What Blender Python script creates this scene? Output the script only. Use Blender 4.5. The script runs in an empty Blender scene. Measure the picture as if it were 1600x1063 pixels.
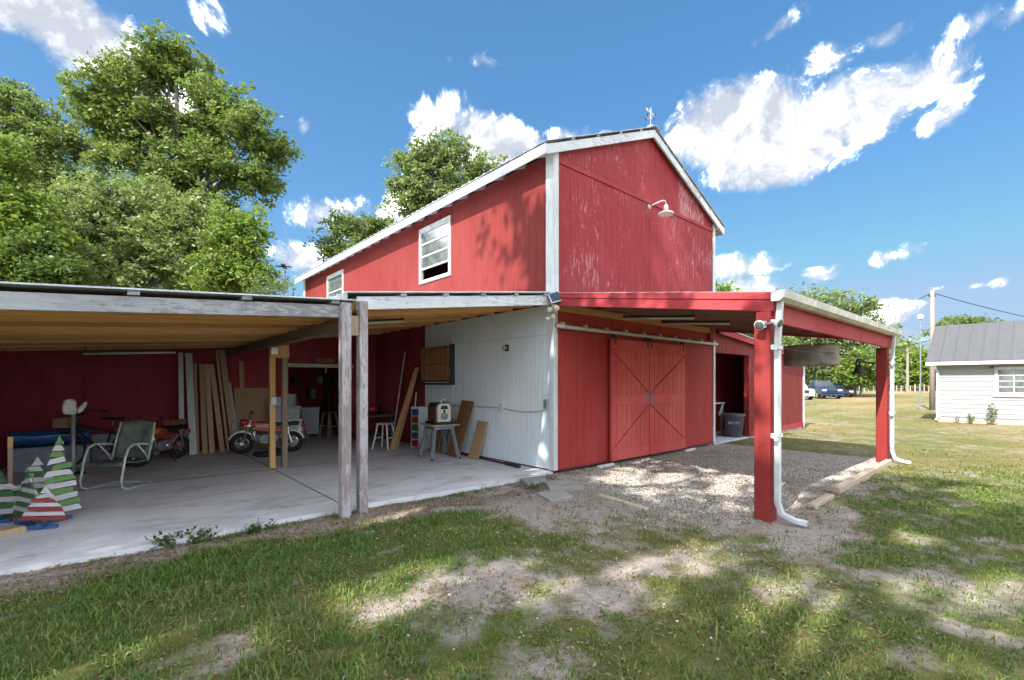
import bpy, bmesh, math, random
import numpy as np
from mathutils import Vector, Matrix

R = math.radians
rnd = random.Random(7)
scene = bpy.context.scene
COL = scene.collection

# ------------------------------------------------------------------ camera
cam_d = bpy.data.cameras.new('camera')
cam = bpy.data.objects.new('camera', cam_d); COL.objects.link(cam)
cam_d.sensor_width = 36.0
cam_d.lens = 36.0 * 728.6 / 1600.0
cam_d.shift_y = (598 - 531.5) / 1600.0
cam_d.clip_start = 0.05; cam_d.clip_end = 3000
CAMX, CAMY, CAMZ = -5.885, -5.649, 1.55
cam.location = (CAMX, CAMY, CAMZ)
cam.rotation_euler = (R(90), 0, -math.atan2(0.6570, 0.7539))
scene.camera = cam
FX, FY = 0.6570, 0.7539
RX, RY = 0.7539, -0.6570

# ------------------------------------------------------------------ light
SUN_EL, SUN_AZ = R(44.0), R(11.5)       # azimuth measured from -X towards -Y
to_sun = Vector((-math.cos(SUN_EL) * math.cos(SUN_AZ), -math.cos(SUN_EL) * math.sin(SUN_AZ), math.sin(SUN_EL)))
sd = bpy.data.lights.new('sun', 'SUN'); sd.energy = 2.0; sd.angle = R(0.5); sd.color = (1.0, 0.95, 0.87)
sun = bpy.data.objects.new('sun', sd); COL.objects.link(sun)
sun.rotation_euler = (-to_sun).to_track_quat('-Z', 'Y').to_euler()
sun.location = (-20, -6, 25)

scene.view_settings.view_transform = 'Standard'
scene.view_settings.look = 'None'
scene.view_settings.exposure = 2.42
scene.view_settings.gamma = 1.0
scene.view_settings.use_curve_mapping = False
scene.cycles.max_bounces = 7
scene.cycles.diffuse_bounces = 4
scene.cycles.transparent_max_bounces = 8

SKY_STRENGTH = 0.068
CLOUD_STRENGTH = 2.2
def px_dir(px, py):
    a = (px - 800) / 728.6; b = -(py - 598) / 728.6
    return Vector((RX * a + FX, RY * a + FY, b)).normalized()
def az_el(px, py):
    d = px_dir(px, py)
    return math.atan2(d.x * RX + d.y * RY, d.x * FX + d.y * FY), math.asin(d.z)

def build_world():
    w = bpy.data.worlds.new('World'); scene.world = w; w.use_nodes = True
    nt = w.node_tree; N = nt.nodes; L = nt.links; N.clear()
    out = N.new('ShaderNodeOutputWorld')
    sky = N.new('ShaderNodeTexSky'); sky.sky_type = 'NISHITA'; sky.sun_disc = False
    sky.sun_elevation = SUN_EL
    sky.sun_rotation = math.atan2(to_sun.x, to_sun.y)
    sky.air_density = 1.0; sky.dust_density = 1.0; sky.ozone_density = 6.0; sky.altitude = 0
    bg = N.new('ShaderNodeBackground'); bg.inputs[1].default_value = SKY_STRENGTH
    gm = N.new('ShaderNodeGamma'); gm.inputs[1].default_value = 0.6; L.new(sky.outputs[0], gm.inputs[0])
    hs = N.new('ShaderNodeHueSaturation'); hs.inputs['Saturation'].default_value = 1.47; L.new(gm.outputs[0], hs.inputs['Color'])
    cap = N.new('ShaderNodeMix'); cap.data_type = 'RGBA'; cap.blend_type = 'DARKEN'; cap.inputs[0].default_value = 0.85
    cap.inputs[7].default_value = (1.15, 1.65, 2.35, 1); L.new(hs.outputs[0], cap.inputs[6])
    L.new(cap.outputs[2], bg.inputs[0])
    tc = N.new('ShaderNodeTexCoord')
    def vdot(vec):
        n = N.new('ShaderNodeVectorMath'); n.operation = 'DOT_PRODUCT'
        L.new(tc.outputs['Generated'], n.inputs[0]); n.inputs[1].default_value = vec
        return n.outputs['Value']
    def m(op, a, b=None, c=None, clamp=False):
        n = N.new('ShaderNodeMath'); n.operation = op; n.use_clamp = clamp
        for i, v in enumerate((a, b, c)):
            if v is None: continue
            if isinstance(v, (int, float)): n.inputs[i].default_value = v
            else: L.new(v, n.inputs[i])
        return n.outputs[0]
    rr, ff, zz = vdot((RX, RY, 0)), vdot((FX, FY, 0)), vdot((0, 0, 1))
    az = m('ARCTAN2', rr, ff); el = m('ARCSINE', zz)
    cv = N.new('ShaderNodeCombineXYZ'); L.new(az, cv.inputs[0]); L.new(el, cv.inputs[1])
    # warp the coordinates a little so that blobs get ragged edges
    nz = N.new('ShaderNodeTexNoise'); nz.inputs['Scale'].default_value = 8.5; nz.inputs['Detail'].default_value = 12.0
    nz.inputs['Roughness'].default_value = 0.64; nz.inputs['Distortion'].default_value = 0.35
    L.new(tc.outputs['Generated'], nz.inputs['Vector'])
    nz2 = N.new('ShaderNodeTexNoise'); nz2.inputs['Scale'].default_value = 3.1; nz2.inputs['Detail'].default_value = 6.0
    L.new(tc.outputs['Generated'], nz2.inputs['Vector'])
    # (px, py, half-length px, half-height px, angle deg, weight)
    blobs = [(1290, 190, 200, 62, 8, 2.3), (1165, 195, 125, 78, 0, 2.3), (1230, 240, 130, 50, 6, 2.2), (1410, 145, 95, 36, 4, 1.9),
             (1462, 188, 45, 24, 12, .95), (1280, 100, 75, 30, 0, .8), (1385, 62, 62, 24, 4, .66), (1535, 30, 65, 24, 6, .6), (1600, 12, 60, 26, 10, .9), (1200, 58, 45, 16, 20, .50),
             (110, 40, 230, 80, -18, 2.0), (40, 10, 200, 70, 0, 1.8), (320, 25, 45, 40, 0, .72), (180, 110, 90, 50, -20, .9),
             (770, 215, 110, 40, -12, 1.4), (700, 170, 50, 30, 30, .75), (885, 212, 55, 22, 0, 1.0), (760, 240, 90, 40, 0, 1.5), (765, 97, 30, 12, 0, .6),
             (520, 335, 75, 34, 12, 1.4), (485, 405, 60, 26, 0, 1.4), (575, 400, 70, 60, 10, .9), (620, 345, 60, 60, 0, .9),
             (1170, 415, 75, 18, 3, .95), (1180, 448, 90, 16, 0, 1.0), (1385, 402, 70, 15, 5, .85), (1275, 430, 36, 12, 0, .85), (1395, 488, 55, 22, 0, .95),
             (1565, 440, 30, 10, 8, .75), (1520, 447, 26, 7, 0, .7), (1460, 450, 22, 7, 0, .7), (1420, 520, 70, 20, 0, .7), (475, 200, 10, 12, 0, .45), (700, 92, 14, 12, 0, .55)]
    acc = None
    for (px, py, a, b, ang, wt) in blobs:
        u, v = az_el(px, py)
        u2, _ = az_el(px + a, py); _, v2 = az_el(px, py - b)
        mp = N.new('ShaderNodeMapping'); mp.vector_type = 'TEXTURE'
        mp.inputs['Location'].default_value = (u, v, 0)
        mp.inputs['Rotation'].default_value = (0, 0, R(ang))
        mp.inputs['Scale'].default_value = (abs(u2 - u), abs(v2 - v), 1)
        L.new(cv.outputs[0], mp.inputs[0])
        ln = N.new('ShaderNodeVectorMath'); ln.operation = 'LENGTH'; L.new(mp.outputs[0], ln.inputs[0])
        mi = m('MULTIPLY_ADD', ln.outputs['Value'], -1.0 * wt, wt * 1.25)
        acc = mi if acc is None else m('SMOOTH_MAX', acc, mi, 0.18)
    # out of view: denser unseen cloud cover, added to lift the fill light
    rest = m('MULTIPLY_ADD', nz2.outputs['Fac'], 5.0, -1.6)
    away = m('GREATER_THAN', m('ABSOLUTE', az), 0.92)
    high = m('GREATER_THAN', el, 0.80)
    outm = m('MAXIMUM', away, high)
    rest = m('MULTIPLY_ADD', m('SUBTRACT', 1.0, outm), -3.0, rest)
    acc = m('MAXIMUM', acc, rest)
    dens = m('MULTIPLY_ADD', m('SUBTRACT', nz.outputs['Fac'], 0.5), 3.9, acc)
    sm = N.new('ShaderNodeMapRange'); sm.interpolation_type = 'SMOOTHSTEP'
    sm.inputs['From Min'].default_value = 0.18; sm.inputs['From Max'].default_value = 1.25
    L.new(dens, sm.inputs['Value'])
    dn = m('MULTIPLY', sm.outputs[0], 0.97)
    # shading of the cloud bodies: thick parts slightly grey, ragged by noise
    nz3 = N.new('ShaderNodeTexNoise'); nz3.inputs['Scale'].default_value = 8.0; nz3.inputs['Detail'].default_value = 9.0
    ofs = N.new('ShaderNodeVectorMath'); ofs.operation = 'ADD'; L.new(tc.outputs['Generated'], ofs.inputs[0]); ofs.inputs[1].default_value = (0.02, 0.01, -0.03)
    L.new(ofs.outputs[0], nz3.inputs['Vector'])
    of2 = N.new('ShaderNodeVectorMath'); of2.operation = 'ADD'; L.new(tc.outputs['Generated'], of2.inputs[0])
    of2.inputs[1].default_value = (-RX*.018+.0, -RY*.018, .024)
    nzb = N.new('ShaderNodeTexNoise'); nzb.inputs['Scale'].default_value = 8.5; nzb.inputs['Detail'].default_value = 8.0
    nzb.inputs['Roughness'].default_value = 0.64; nzb.inputs['Distortion'].default_value = 0.35; L.new(of2.outputs[0], nzb.inputs['Vector'])
    relief = m('MULTIPLY_ADD', m('SUBTRACT', nz.outputs['Fac'], nzb.outputs['Fac']), 1.5, m('MULTIPLY_ADD', nz3.outputs['Fac'], .6, .17), True)
    cr = N.new('ShaderNodeValToRGB')
    cr.color_ramp.elements[0].position = 0.32; cr.color_ramp.elements[0].color = (0.058, 0.062, 0.070, 1)
    cr.color_ramp.elements[1].position = 0.68; cr.color_ramp.elements[1].color = (0.88, 0.90, 0.93, 1)
    e3 = cr.color_ramp.elements.new(0.48); e3.color = (0.092, 0.095, 0.100, 1)
    L.new(relief, cr.inputs[0])
    bg2 = N.new('ShaderNodeBackground'); L.new(cr.outputs[0], bg2.inputs[0]); bg2.inputs[1].default_value = CLOUD_STRENGTH
    mx = N.new('ShaderNodeMixShader'); L.new(dn, mx.inputs[0]); L.new(bg.outputs[0], mx.inputs[1]); L.new(bg2.outputs[0], mx.inputs[2])
    L.new(mx.outputs[0], out.inputs[0])
build_world()

# ------------------------------------------------------------------ helpers
def lin(r, g, b):
    f = lambda c: (c / 255 / 12.92) if c / 255 <= .04045 else ((c / 255 + .055) / 1.055) ** 2.4
    return (f(r), f(g), f(b))

class MB:
    def __init__(s): s.v = []; s.f = []
    def add(s, vs, fs):
        o = len(s.v); s.v += [tuple(v) for v in vs]; s.f += [tuple(i + o for i in f) for f in fs]; return s
    def box(s, x0, x1, y0, y1, z0, z1):
        return s.add([(x0,y0,z0),(x1,y0,z0),(x1,y1,z0),(x0,y1,z0),(x0,y0,z1),(x1,y0,z1),(x1,y1,z1),(x0,y1,z1)],
                     [(0,3,2,1),(4,5,6,7),(0,1,5,4),(1,2,6,5),(2,3,7,6),(3,0,4,7)])
    def bar(s, p0, p1, w, h, up=(0,0,1)):
        p0, p1 = Vector(p0), Vector(p1); d = (p1 - p0).normalized(); u = Vector(up)
        if abs(d.dot(u)) > .98: u = Vector((1, 0, 0))
        a = d.cross(u).normalized(); b = a.cross(d).normalized()
        a = a * (w / 2); b = b * (h / 2)
        return s.add([p0-a-b,p0+a-b,p0+a+b,p0-a+b,p1-a-b,p1+a-b,p1+a+b,p1-a+b],
                     [(0,1,2,3),(7,6,5,4),(0,4,5,1),(1,5,6,2),(2,6,7,3),(3,7,4,0)])
    def tube(s, pts, r, n=8, cap=True):
        pts = [Vector(p) for p in pts]; k = len(pts)
        rs = r if isinstance(r, (list, tuple)) else [r] * k
        o = len(s.v); ref = None
        for i, p in enumerate(pts):
            d = (pts[min(i+1,k-1)] - pts[max(i-1,0)]).normalized()
            if ref is None:
                ref = Vector((0,0,1)) if abs(d.z) < .9 else Vector((1,0,0))
            a = d.cross(ref).normalized(); b = d.cross(a).normalized(); ref = -b if False else ref
            if abs(d.dot(ref)) > .95:
                ref = Vector((1,0,0)) if abs(d.x) < .9 else Vector((0,1,0)); a = d.cross(ref).normalized(); b = d.cross(a).normalized()
            for j in range(n):
                t = 2*math.pi*j/n; s.v.append(tuple(p + a*(math.cos(t)*rs[i]) + b*(math.sin(t)*rs[i])))
        for i in range(k-1):
            for j in range(n):
                s.f.append((o+i*n+j, o+i*n+(j+1)%n, o+(i+1)*n+(j+1)%n, o+(i+1)*n+j))
        if cap:
            s.f.append(tuple(o+j for j in range(n))[::-1]); s.f.append(tuple(o+(k-1)*n+j for j in range(n)))
        return s
    def lathe(s, prof, n=16, M=None, cap=True):
        o = len(s.v); M = M or Matrix.Identity(4); k = len(prof)
        for (r, z) in prof:
            for j in range(n):
                t = 2*math.pi*j/n; s.v.append(tuple(M @ Vector((r*math.cos(t), r*math.sin(t), z))))
        for i in range(k-1):
            for j in range(n):
                s.f.append((o+i*n+j, o+i*n+(j+1)%n, o+(i+1)*n+(j+1)%n, o+(i+1)*n+j))
        if cap:
            s.f.append(tuple(o+j for j in range(n))[::-1]); s.f.append(tuple(o+(k-1)*n+j for j in range(n)))
        return s
    def prism(s, poly, a, b, axis='y'):
        """poly in 2D; extruded from a to b along axis ('x': poly=(y,z), 'y': poly=(x,z), 'z': poly=(x,y))"""
        n = len(poly)
        def P(u, v, t): return {'x': (t,u,v), 'y': (u,t,v), 'z': (u,v,t)}[axis]
        return s.add([P(u,v,a) for u,v in poly] + [P(u,v,b) for u,v in poly],
                     [tuple(range(n))[::-1], tuple(range(n, 2*n))] + [(i,(i+1)%n,n+(i+1)%n,n+i) for i in range(n)])
    def torus(s, R0, r0, n=24, k=8, M=None):
        o = len(s.v); M = M or Matrix.Identity(4)
        for i in range(n):
            t = 2*math.pi*i/n
            for j in range(k):
                q = 2*math.pi*j/k; rr = R0 + r0*math.cos(q)
                s.v.append(tuple(M @ Vector((rr*math.cos(t), rr*math.sin(t), r0*math.sin(q)))))
        for i in range(n):
            for j in range(k):
                s.f.append((o+i*k+j, o+((i+1)%n)*k+j, o+((i+1)%n)*k+(j+1)%k, o+i*k+(j+1)%k))
        return s
    def ball(s, c, rx, ry=None, rz=None, n=12, k=8):
        ry = ry or rx; rz = rz or rx
        o = len(s.v)
        for i in range(k+1):
            a = math.pi*i/k
            for j in range(n):
                t = 2*math.pi*j/n
                s.v.append((c[0]+rx*math.sin(a)*math.cos(t), c[1]+ry*math.sin(a)*math.sin(t), c[2]+rz*math.cos(a)))
        for i in range(k):
            for j in range(n):
                s.f.append((o+i*n+j, o+(i+1)*n+j, o+(i+1)*n+(j+1)%n, o+i*n+(j+1)%n))
        return s
    def build(s, name, m, parent=None, smooth=False, bevel=0.0, seg=1, loc=None, rot=None):
        me = bpy.data.meshes.new(name); me.from_pydata(s.v, [], s.f); me.validate(); me.update()
        me.materials.append(m)
        if smooth: me.polygons.foreach_set('use_smooth', [True]*len(me.polygons))
        o = bpy.data.objects.new(name, me); COL.objects.link(o)
        if parent: o.parent = parent
        if loc is not None: o.location = loc
        if rot is not None: o.rotation_euler = rot
        if bevel:
            b = o.modifiers.new('bevel', 'BEVEL'); b.width = bevel; b.segments = seg; b.limit_method = 'ANGLE'
        return o

def B(x0,x1,y0,y1,z0,z1): return MB().box(x0,x1,y0,y1,z0,z1)
def np_obj(name, verts, faces, m, parent=None, smooth=False):
    me = bpy.data.meshes.new(name); verts = np.asarray(verts, np.float32); faces = np.asarray(faces, np.int32)
    n, k = faces.shape
    me.vertices.add(len(verts)); me.vertices.foreach_set('co', verts.ravel())
    me.loops.add(n*k); me.loops.foreach_set('vertex_index', faces.ravel())
    me.polygons.add(n); me.polygons.foreach_set('loop_start', np.arange(n, dtype=np.int32)*k)
    me.update(calc_edges=True)
    if smooth: me.polygons.foreach_set('use_smooth', np.ones(n, bool))
    me.materials.append(m)
    o = bpy.data.objects.new(name, me); COL.objects.link(o)
    if parent: o.parent = parent
    return o
def tag(o, label, cat, group=None, kind=None):
    if label: o['label'] = label
    if cat: o['category'] = cat
    if group: o['group'] = group
    if kind: o['kind'] = kind
    return o
def struct(o): o['kind'] = 'structure'; return o
def thing(name, label, cat, loc=(0,0,0), rotz=0, group=None):
    o = bpy.data.objects.new(name, None); COL.objects.link(o)
    o.location = loc; o.rotation_euler = (0,0,rotz); o.empty_display_size = .2
    return tag(o, label, cat, group)
def kids(o): return [c for c in bpy.data.objects if c.parent == o]
def copy_tree(o, parent=None):
    c = o.copy(); COL.objects.link(c); c.parent = parent
    for ch in list(o.children): copy_tree(ch, c)
    return c

# ------------------------------------------------------------------ materials
def newmat(name):
    m = bpy.data.materials.new(name); m.use_nodes = True
    nt = m.node_tree; nt.nodes.clear()
    out = nt.nodes.new('ShaderNodeOutputMaterial'); p = nt.nodes.new('ShaderNodeBsdfPrincipled')
    nt.links.new(p.outputs[0], out.inputs[0])
    return m, nt, p, out
def ramp(nt, fac, stops):
    c = nt.nodes.new('ShaderNodeValToRGB'); e = c.color_ramp.elements
    while len(e) < len(stops): e.new(0.5)
    for el, (p, col) in zip(e, stops): el.position = p; el.color = (*col, 1) if len(col) == 3 else col
    nt.links.new(fac, c.inputs[0]); return c.outputs[0]
def coords(nt, scale=(1,1,1), per_object=True):
    tc = nt.nodes.new('ShaderNodeTexCoord'); mp = nt.nodes.new('ShaderNodeMapping')
    mp.inputs['Scale'].default_value = scale
    src = tc.outputs['Object']
    if per_object:
        oi = nt.nodes.new('ShaderNodeObjectInfo'); ml = nt.nodes.new('ShaderNodeMath'); ml.operation = 'MULTIPLY'
        nt.links.new(oi.outputs['Random'], ml.inputs[0]); ml.inputs[1].default_value = 37.0
        ad = nt.nodes.new('ShaderNodeVectorMath'); ad.operation = 'ADD'
        nt.links.new(src, ad.inputs[0]); nt.links.new(ml.outputs[0], ad.inputs[1]); src = ad.outputs[0]
    nt.links.new(src, mp.inputs[0]); return mp.outputs[0]
def noise(nt, vec, scale, detail=5, rough=.55, dist=0.0):
    n = nt.nodes.new('ShaderNodeTexNoise'); n.inputs['Scale'].default_value = scale; n.inputs['Detail'].default_value = detail
    n.inputs['Roughness'].default_value = rough; n.inputs['Distortion'].default_value = dist
    nt.links.new(vec, n.inputs['Vector']); return n.outputs['Fac']
def mixc(nt, fac, a, b, mode='MIX'):
    n = nt.nodes.new('ShaderNodeMix'); n.data_type = 'RGBA'; n.blend_type = mode
    for i, v in ((0, fac), (6, a), (7, b)):
        if isinstance(v, (int, float)): n.inputs[i].default_value = v
        elif isinstance(v, tuple): n.inputs[i].default_value = (*v, 1) if len(v) == 3 else v
        else: nt.links.new(v, n.inputs[i])
    return n.outputs[2]
def mth(nt, op, a, b=None, clamp=False):
    n = nt.nodes.new('ShaderNodeMath'); n.operation = op; n.use_clamp = clamp
    for i, v in enumerate((a, b)):
        if v is None: continue
        if isinstance(v, (int, float)): n.inputs[i].default_value = v
        else: nt.links.new(v, n.inputs[i])
    return n.outputs[0]
def bump(nt, p, h, strength=.3, dist=.01):
    b = nt.nodes.new('ShaderNodeBump'); b.inputs['Strength'].default_value = strength; b.inputs['Distance'].default_value = dist
    nt.links.new(h, b.inputs['Height']); nt.links.new(b.outputs[0], p.inputs['Normal'])
def objrand(nt, lo, hi):
    oi = nt.nodes.new('ShaderNodeObjectInfo'); mr = nt.nodes.new('ShaderNodeMapRange')
    mr.inputs['To Min'].default_value = lo; mr.inputs['To Max'].default_value = hi
    nt.links.new(oi.outputs['Random'], mr.inputs['Value']); return mr.outputs[0]
def hsv_val(nt, col, val):
    h = nt.nodes.new('ShaderNodeHueSaturation'); nt.links.new(col, h.inputs['Color'])
    if isinstance(val, (int, float)): h.inputs['Value'].default_value = val
    else: nt.links.new(val, h.inputs['Value'])
    return h.outputs[0]

def plain(name, c, rough=.5, metal=0.0, var=.25, scale=9, bumpv=0.0, spec=.5, coat=0.0):
    m, nt, p, _ = newmat(name)
    v = coords(nt); n = noise(nt, v, scale, 5)
    c2 = tuple(x*(1-var) for x in c); c3 = tuple(min(1, x*(1+var*.5)) for x in c)
    nt.links.new(ramp(nt, n, [(.3, c2), (.7, c3)]), p.inputs['Base Color'])
    nt.links.new(mth(nt, 'MULTIPLY_ADD', n, .25), p.inputs['Roughness'])
    p.inputs['Roughness'].default_value = rough
    nn = nt.nodes[-1]; nn.inputs[1].default_value = .25; nn.inputs[2].default_value = max(0, rough-.12)
    p.inputs['Metallic'].default_value = metal; p.inputs['Specular IOR Level'].default_value = spec
    p.inputs['Coat Weight'].default_value = coat
    if bumpv: bump(nt, p, noise(nt, v, scale*6, 3), bumpv, .004)
    return m
def wood(name, c1, c2, axis='z', rough=.8, grain=55, knots=True, vary=.18, bumpv=.25):
    m, nt, p, _ = newmat(name)
    s = {'x': (.045,1,1), 'y': (1,.045,1), 'z': (1,1,.045)}[axis]
    v = coords(nt, s); n = noise(nt, v, grain, 6, .6, .6)
    v2 = coords(nt, {'x': (.25,1,1), 'y': (1,.25,1), 'z': (1,1,.25)}[axis]); n2 = noise(nt, v2, 3.2, 3)
    col = ramp(nt, n, [(.3, c1), (.68, c2)])
    col = mixc(nt, mth(nt, 'MULTIPLY', n2, .5), col, tuple(x*.62 for x in c1))
    if knots:
        vv = coords(nt, {'x': (.5,1,1), 'y': (1,.5,1), 'z': (1,1,.5)}[axis])
        vo = nt.nodes.new('ShaderNodeTexVoronoi'); vo.inputs['Scale'].default_value = 2.6; nt.links.new(vv, vo.inputs['Vector'])
        k = mth(nt, 'LESS_THAN', vo.outputs['Distance'], .062)
        col = mixc(nt, mth(nt, 'MULTIPLY', k, .7), col, (.03,.016,.008))
    col = hsv_val(nt, col, objrand(nt, 1-vary, 1+vary))
    nt.links.new(col, p.inputs['Base Color']); p.inputs['Roughness'].default_value = rough; p.inputs['Specular IOR Level'].default_value = .25
    bump(nt, p, n, bumpv, .004); return m
def painted_wood(name, paint, under, axis='z', peel=.55, rough=.75, streak=30, dirt=.35, saw=False, con=.72):
    """weathered paint with streaks, worn flakes and optional rough-sawn cross lines"""
    m, nt, p, _ = newmat(name)
    s = {'x': (.09,1,1), 'y': (1,.09,1), 'z': (1,1,.09)}[axis]
    v = coords(nt, s); n = noise(nt, v, streak, 7, .65)
    vb = coords(nt, (1,1,1)); nb = noise(nt, vb, 1.3, 5, .6)
    dark = tuple(x*con for x in paint); lite = tuple(min(1, x*1.13) for x in paint)
    col = ramp(nt, n, [(.28, dark), (.62, lite)])
    col = mixc(nt, mth(nt, 'MULTIPLY', nb, dirt), col, tuple(x*.72 for x in paint))
    fd = noise(nt, coords(nt, (1,1,.45), False), .8, 6, .62)
    fr_ = nt.nodes.new('ShaderNodeMapRange'); fr_.inputs['From Min'].default_value = .42; fr_.inputs['From Max'].default_value = .72; nt.links.new(fd, fr_.inputs['Value'])
    g_ = sum(paint)/3
    col = mixc(nt, mth(nt, 'MULTIPLY', fr_.outputs[0], .55), col, tuple(min(.9, x*1.12+g_*.36) for x in paint))
    h = n
    vs = coords(nt, {'x': (6,1,1), 'y': (1,6,1), 'z': (.5,.5,14)}[axis]); ns = noise(nt, vs, 6, 5, .7)
    if saw:
        col = mixc(nt, mth(nt, 'MULTIPLY', ns, .75), col, tuple(x*.50 for x in paint)); h = mth(nt, 'ADD', n, ns)
    if peel:
        vp = coords(nt, {'x': (.3,1,1), 'y': (1,.3,1), 'z': (1,1,.22)}[axis]); np_ = noise(nt, vp, 24, 9, .74)
        big = noise(nt, vb, .55, 3)
        k = mth(nt, 'ADD', np_, mth(nt, 'MULTIPLY', mth(nt, 'SUBTRACT', big, .5), .55))
        mr = nt.nodes.new('ShaderNodeMapRange'); mr.inputs['From Min'].default_value = peel; mr.inputs['From Max'].default_value = peel+.07
        nt.links.new(k, mr.inputs['Value']); fac = mth(nt, 'MULTIPLY', mr.outputs[0], .6)
        col = mixc(nt, fac, col, under)
    col = hsv_val(nt, col, objrand(nt, .95, 1.05))
    nt.links.new(col, p.inputs['Base Color']); p.inputs['Roughness'].default_value = rough; p.inputs['Specular IOR Level'].default_value = .25
    bump(nt, p, h, .35, .004); return m

RED = (.43, .055, .052)
M = {}
M['red_side'] = painted_wood('red_side', (.225,.0275,.0255), (.36,.16,.15), 'z', .70, saw=True, streak=26)  # barn red darkened to offset the sun on the side wall
M['red_gable'] = painted_wood('red_gable', (.345,.036,.048), (.52,.29,.32), 'z', .575, saw=True, streak=24)  # same paint as the side wall, lightened to offset shade on the gable
M['red_lower'] = painted_wood('red_lower', (.46,.048,.047), (.50,.27,.25), 'z', .82, saw=True, streak=26)  # same red again, lightened for the shaded lower gable
M['red_trim_x'] = painted_wood('red_trim_x', (.33,.035,.042), (.50,.25,.25), 'x', .76)
M['red_trim_y'] = painted_wood('red_trim_y', (.33,.035,.042), (.55,.30,.30), 'y', .72)
M['red_trim_z'] = painted_wood('red_trim_z', (.31,.033,.031), (.42,.18,.16), 'z', .70, saw=True)
M['red_door'] = painted_wood('red_door', (.55,.078,.070), (.55,.25,.21), 'z', .86, dirt=.2)
M['red_door_x'] = painted_wood('red_door_x', (.55,.078,.070), (.55,.25,.21), 'x', .86, dirt=.2)
M['dark_red'] = painted_wood('dark_red', (.29,.034,.05), (.22,.10,.10), 'z', .88)
M['white_wall'] = painted_wood('white_wall', (.70,.80,.87), (.40,.44,.46), 'z', .82, dirt=.2, con=.90)
M['white_trim'] = painted_wood('white_trim', (.58,.62,.65), (.28,.28,.29), 'z', .60)
M['white_trim_x'] = painted_wood('white_trim_x', (.56,.61,.67), (.24,.24,.25), 'x', .56)
M['white_trim_y'] = painted_wood('white_trim_y', (.58,.60,.61), (.30,.30,.31), 'y', .66)
M['weathered_x'] = painted_wood('weathered_x', (.36,.385,.42), (.15,.14,.14), 'x', .50, streak=40)
M['weathered_post'] = painted_wood('weathered_post', (.37,.345,.37), (.16,.115,.10), 'z', .47, streak=36)
M['pine_x'] = wood('pine_x', (.58,.30,.125), (.82,.50,.25), 'x', vary=.3)
M['pine_y'] = wood('pine_y', (.58,.30,.125), (.82,.50,.25), 'y', vary=.3)
M['pine_z'] = wood('pine_z', (.50,.29,.11), (.66,.42,.19), 'z')
M['old_wood_x'] = wood('old_wood_x', (.20,.13,.085), (.30,.21,.15), 'x')
M['old_wood_y'] = wood('old_wood_y', (.16,.11,.075), (.26,.19,.14), 'y')
M['old_wood_z'] = wood('old_wood_z', (.25,.19,.14), (.38,.30,.23), 'z')
M['board'] = wood('board', (.42,.29,.18), (.56,.41,.27), 'z', vary=.2)
M['plywood'] = wood('plywood', (.36,.23,.13), (.48,.33,.2), 'z', knots=False)
M['brown_ply'] = wood('brown_ply', (.24,.115,.05), (.36,.19,.09), 'z', knots=False)
M['canopy_wood'] = wood('canopy_wood', (.24,.14,.095), (.36,.23,.17), 'y')
M['galv'] = plain('galv', (.52,.60,.66), .45, .25, .3, 5)
M['galv_dull'] = plain('galv_dull', (.44,.47,.50), .5, .4, .3, 4)
M['roof_brown'] = plain('roof_brown', (.38,.29,.25), .6, .2, .4, 4)
M['house_roof'] = plain('house_roof', (.105,.108,.116), .45, .35, .12, 2.5)
M['white_paint'] = plain('white_paint', (.56,.59,.61), .45, 0, .28, 4)
M['gutter'] = plain('gutter', (.55,.53,.46), .5, 0, .4, 5)
M['white_siding'] = plain('white_siding', (.30,.31,.32), .5, 0, .06, 4)
M['cream'] = plain('cream', (.62,.58,.46), .5, 0, .2, 5)
M['steel_pipe'] = plain('steel_pipe', (.50,.48,.43), .5, .2, .25, 12)
M['chrome'] = plain('chrome', (.75,.75,.76), .2, .95, .1, 20)
M['grey_metal'] = plain('grey_metal', (.22,.26,.31), .5, .3, .3, 14)
M['dark_metal'] = plain('dark_metal', (.035,.035,.04), .5, .5, .4, 14)
M['black'] = plain('black', (.012,.012,.013), .55, 0, .3, 20)
M['rubber'] = plain('rubber', (.017,.017,.018), .85, 0, .3, 30, .3)
M['iron'] = plain('iron', (.05,.045,.042), .7, .4, .4, 16, .3)
M['rusty_drum'] = plain('rusty_drum', (.21,.175,.145), .55, .3, .6, 5, .2)
M['blue_tarp'] = plain('blue_tarp', (.012,.10,.30), .4, 0, .35, 12, .3)
M['tote'] = plain('tote', (.36,.40,.44), .5, 0, .15, 8)
M['tote_light'] = plain('tote_light', (.60,.63,.66), .5, 0, .15, 8)
M['bike_red'] = plain('bike_red', (.42,.014,.022), .25, 0, .2, 10, coat=.5)
M['bike_orange'] = plain('bike_orange', (.33,.05,.02), .3, 0, .25, 10, coat=.4)
M['orange_light'] = plain('orange_light', (.8,.32,.05), .3)
M['yellow'] = plain('yellow', (.70,.50,.04), .5)
M['red_plastic'] = plain('red_plastic', (.45,.02,.02), .4)
M['green_paint'] = painted_wood('green_paint', (.055,.15,.055), (.35,.36,.3), 'x', .72)
M['green_light'] = painted_wood('green_light', (.12,.25,.085), (.35,.36,.3), 'x', .72)
M['tree_white'] = painted_wood('tree_white', (.50,.50,.53), (.32,.25,.2), 'x', .64)
M['tree_red'] = painted_wood('tree_red', (.25,.045,.05), (.5,.35,.3), 'x', .68)
M['blue_paint'] = plain('blue_paint', (.03,.10,.26), .5)
M['chair_green'] = plain('chair_green', (.16,.21,.17), .6, .1, .5, 7, .2)
M['chair_frame'] = plain('chair_frame', (.50,.58,.56), .5, .2, .35, 12)
M['bin_grey'] = plain('bin_grey', (.09,.105,.125), .55, 0, .2, 6)
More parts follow.
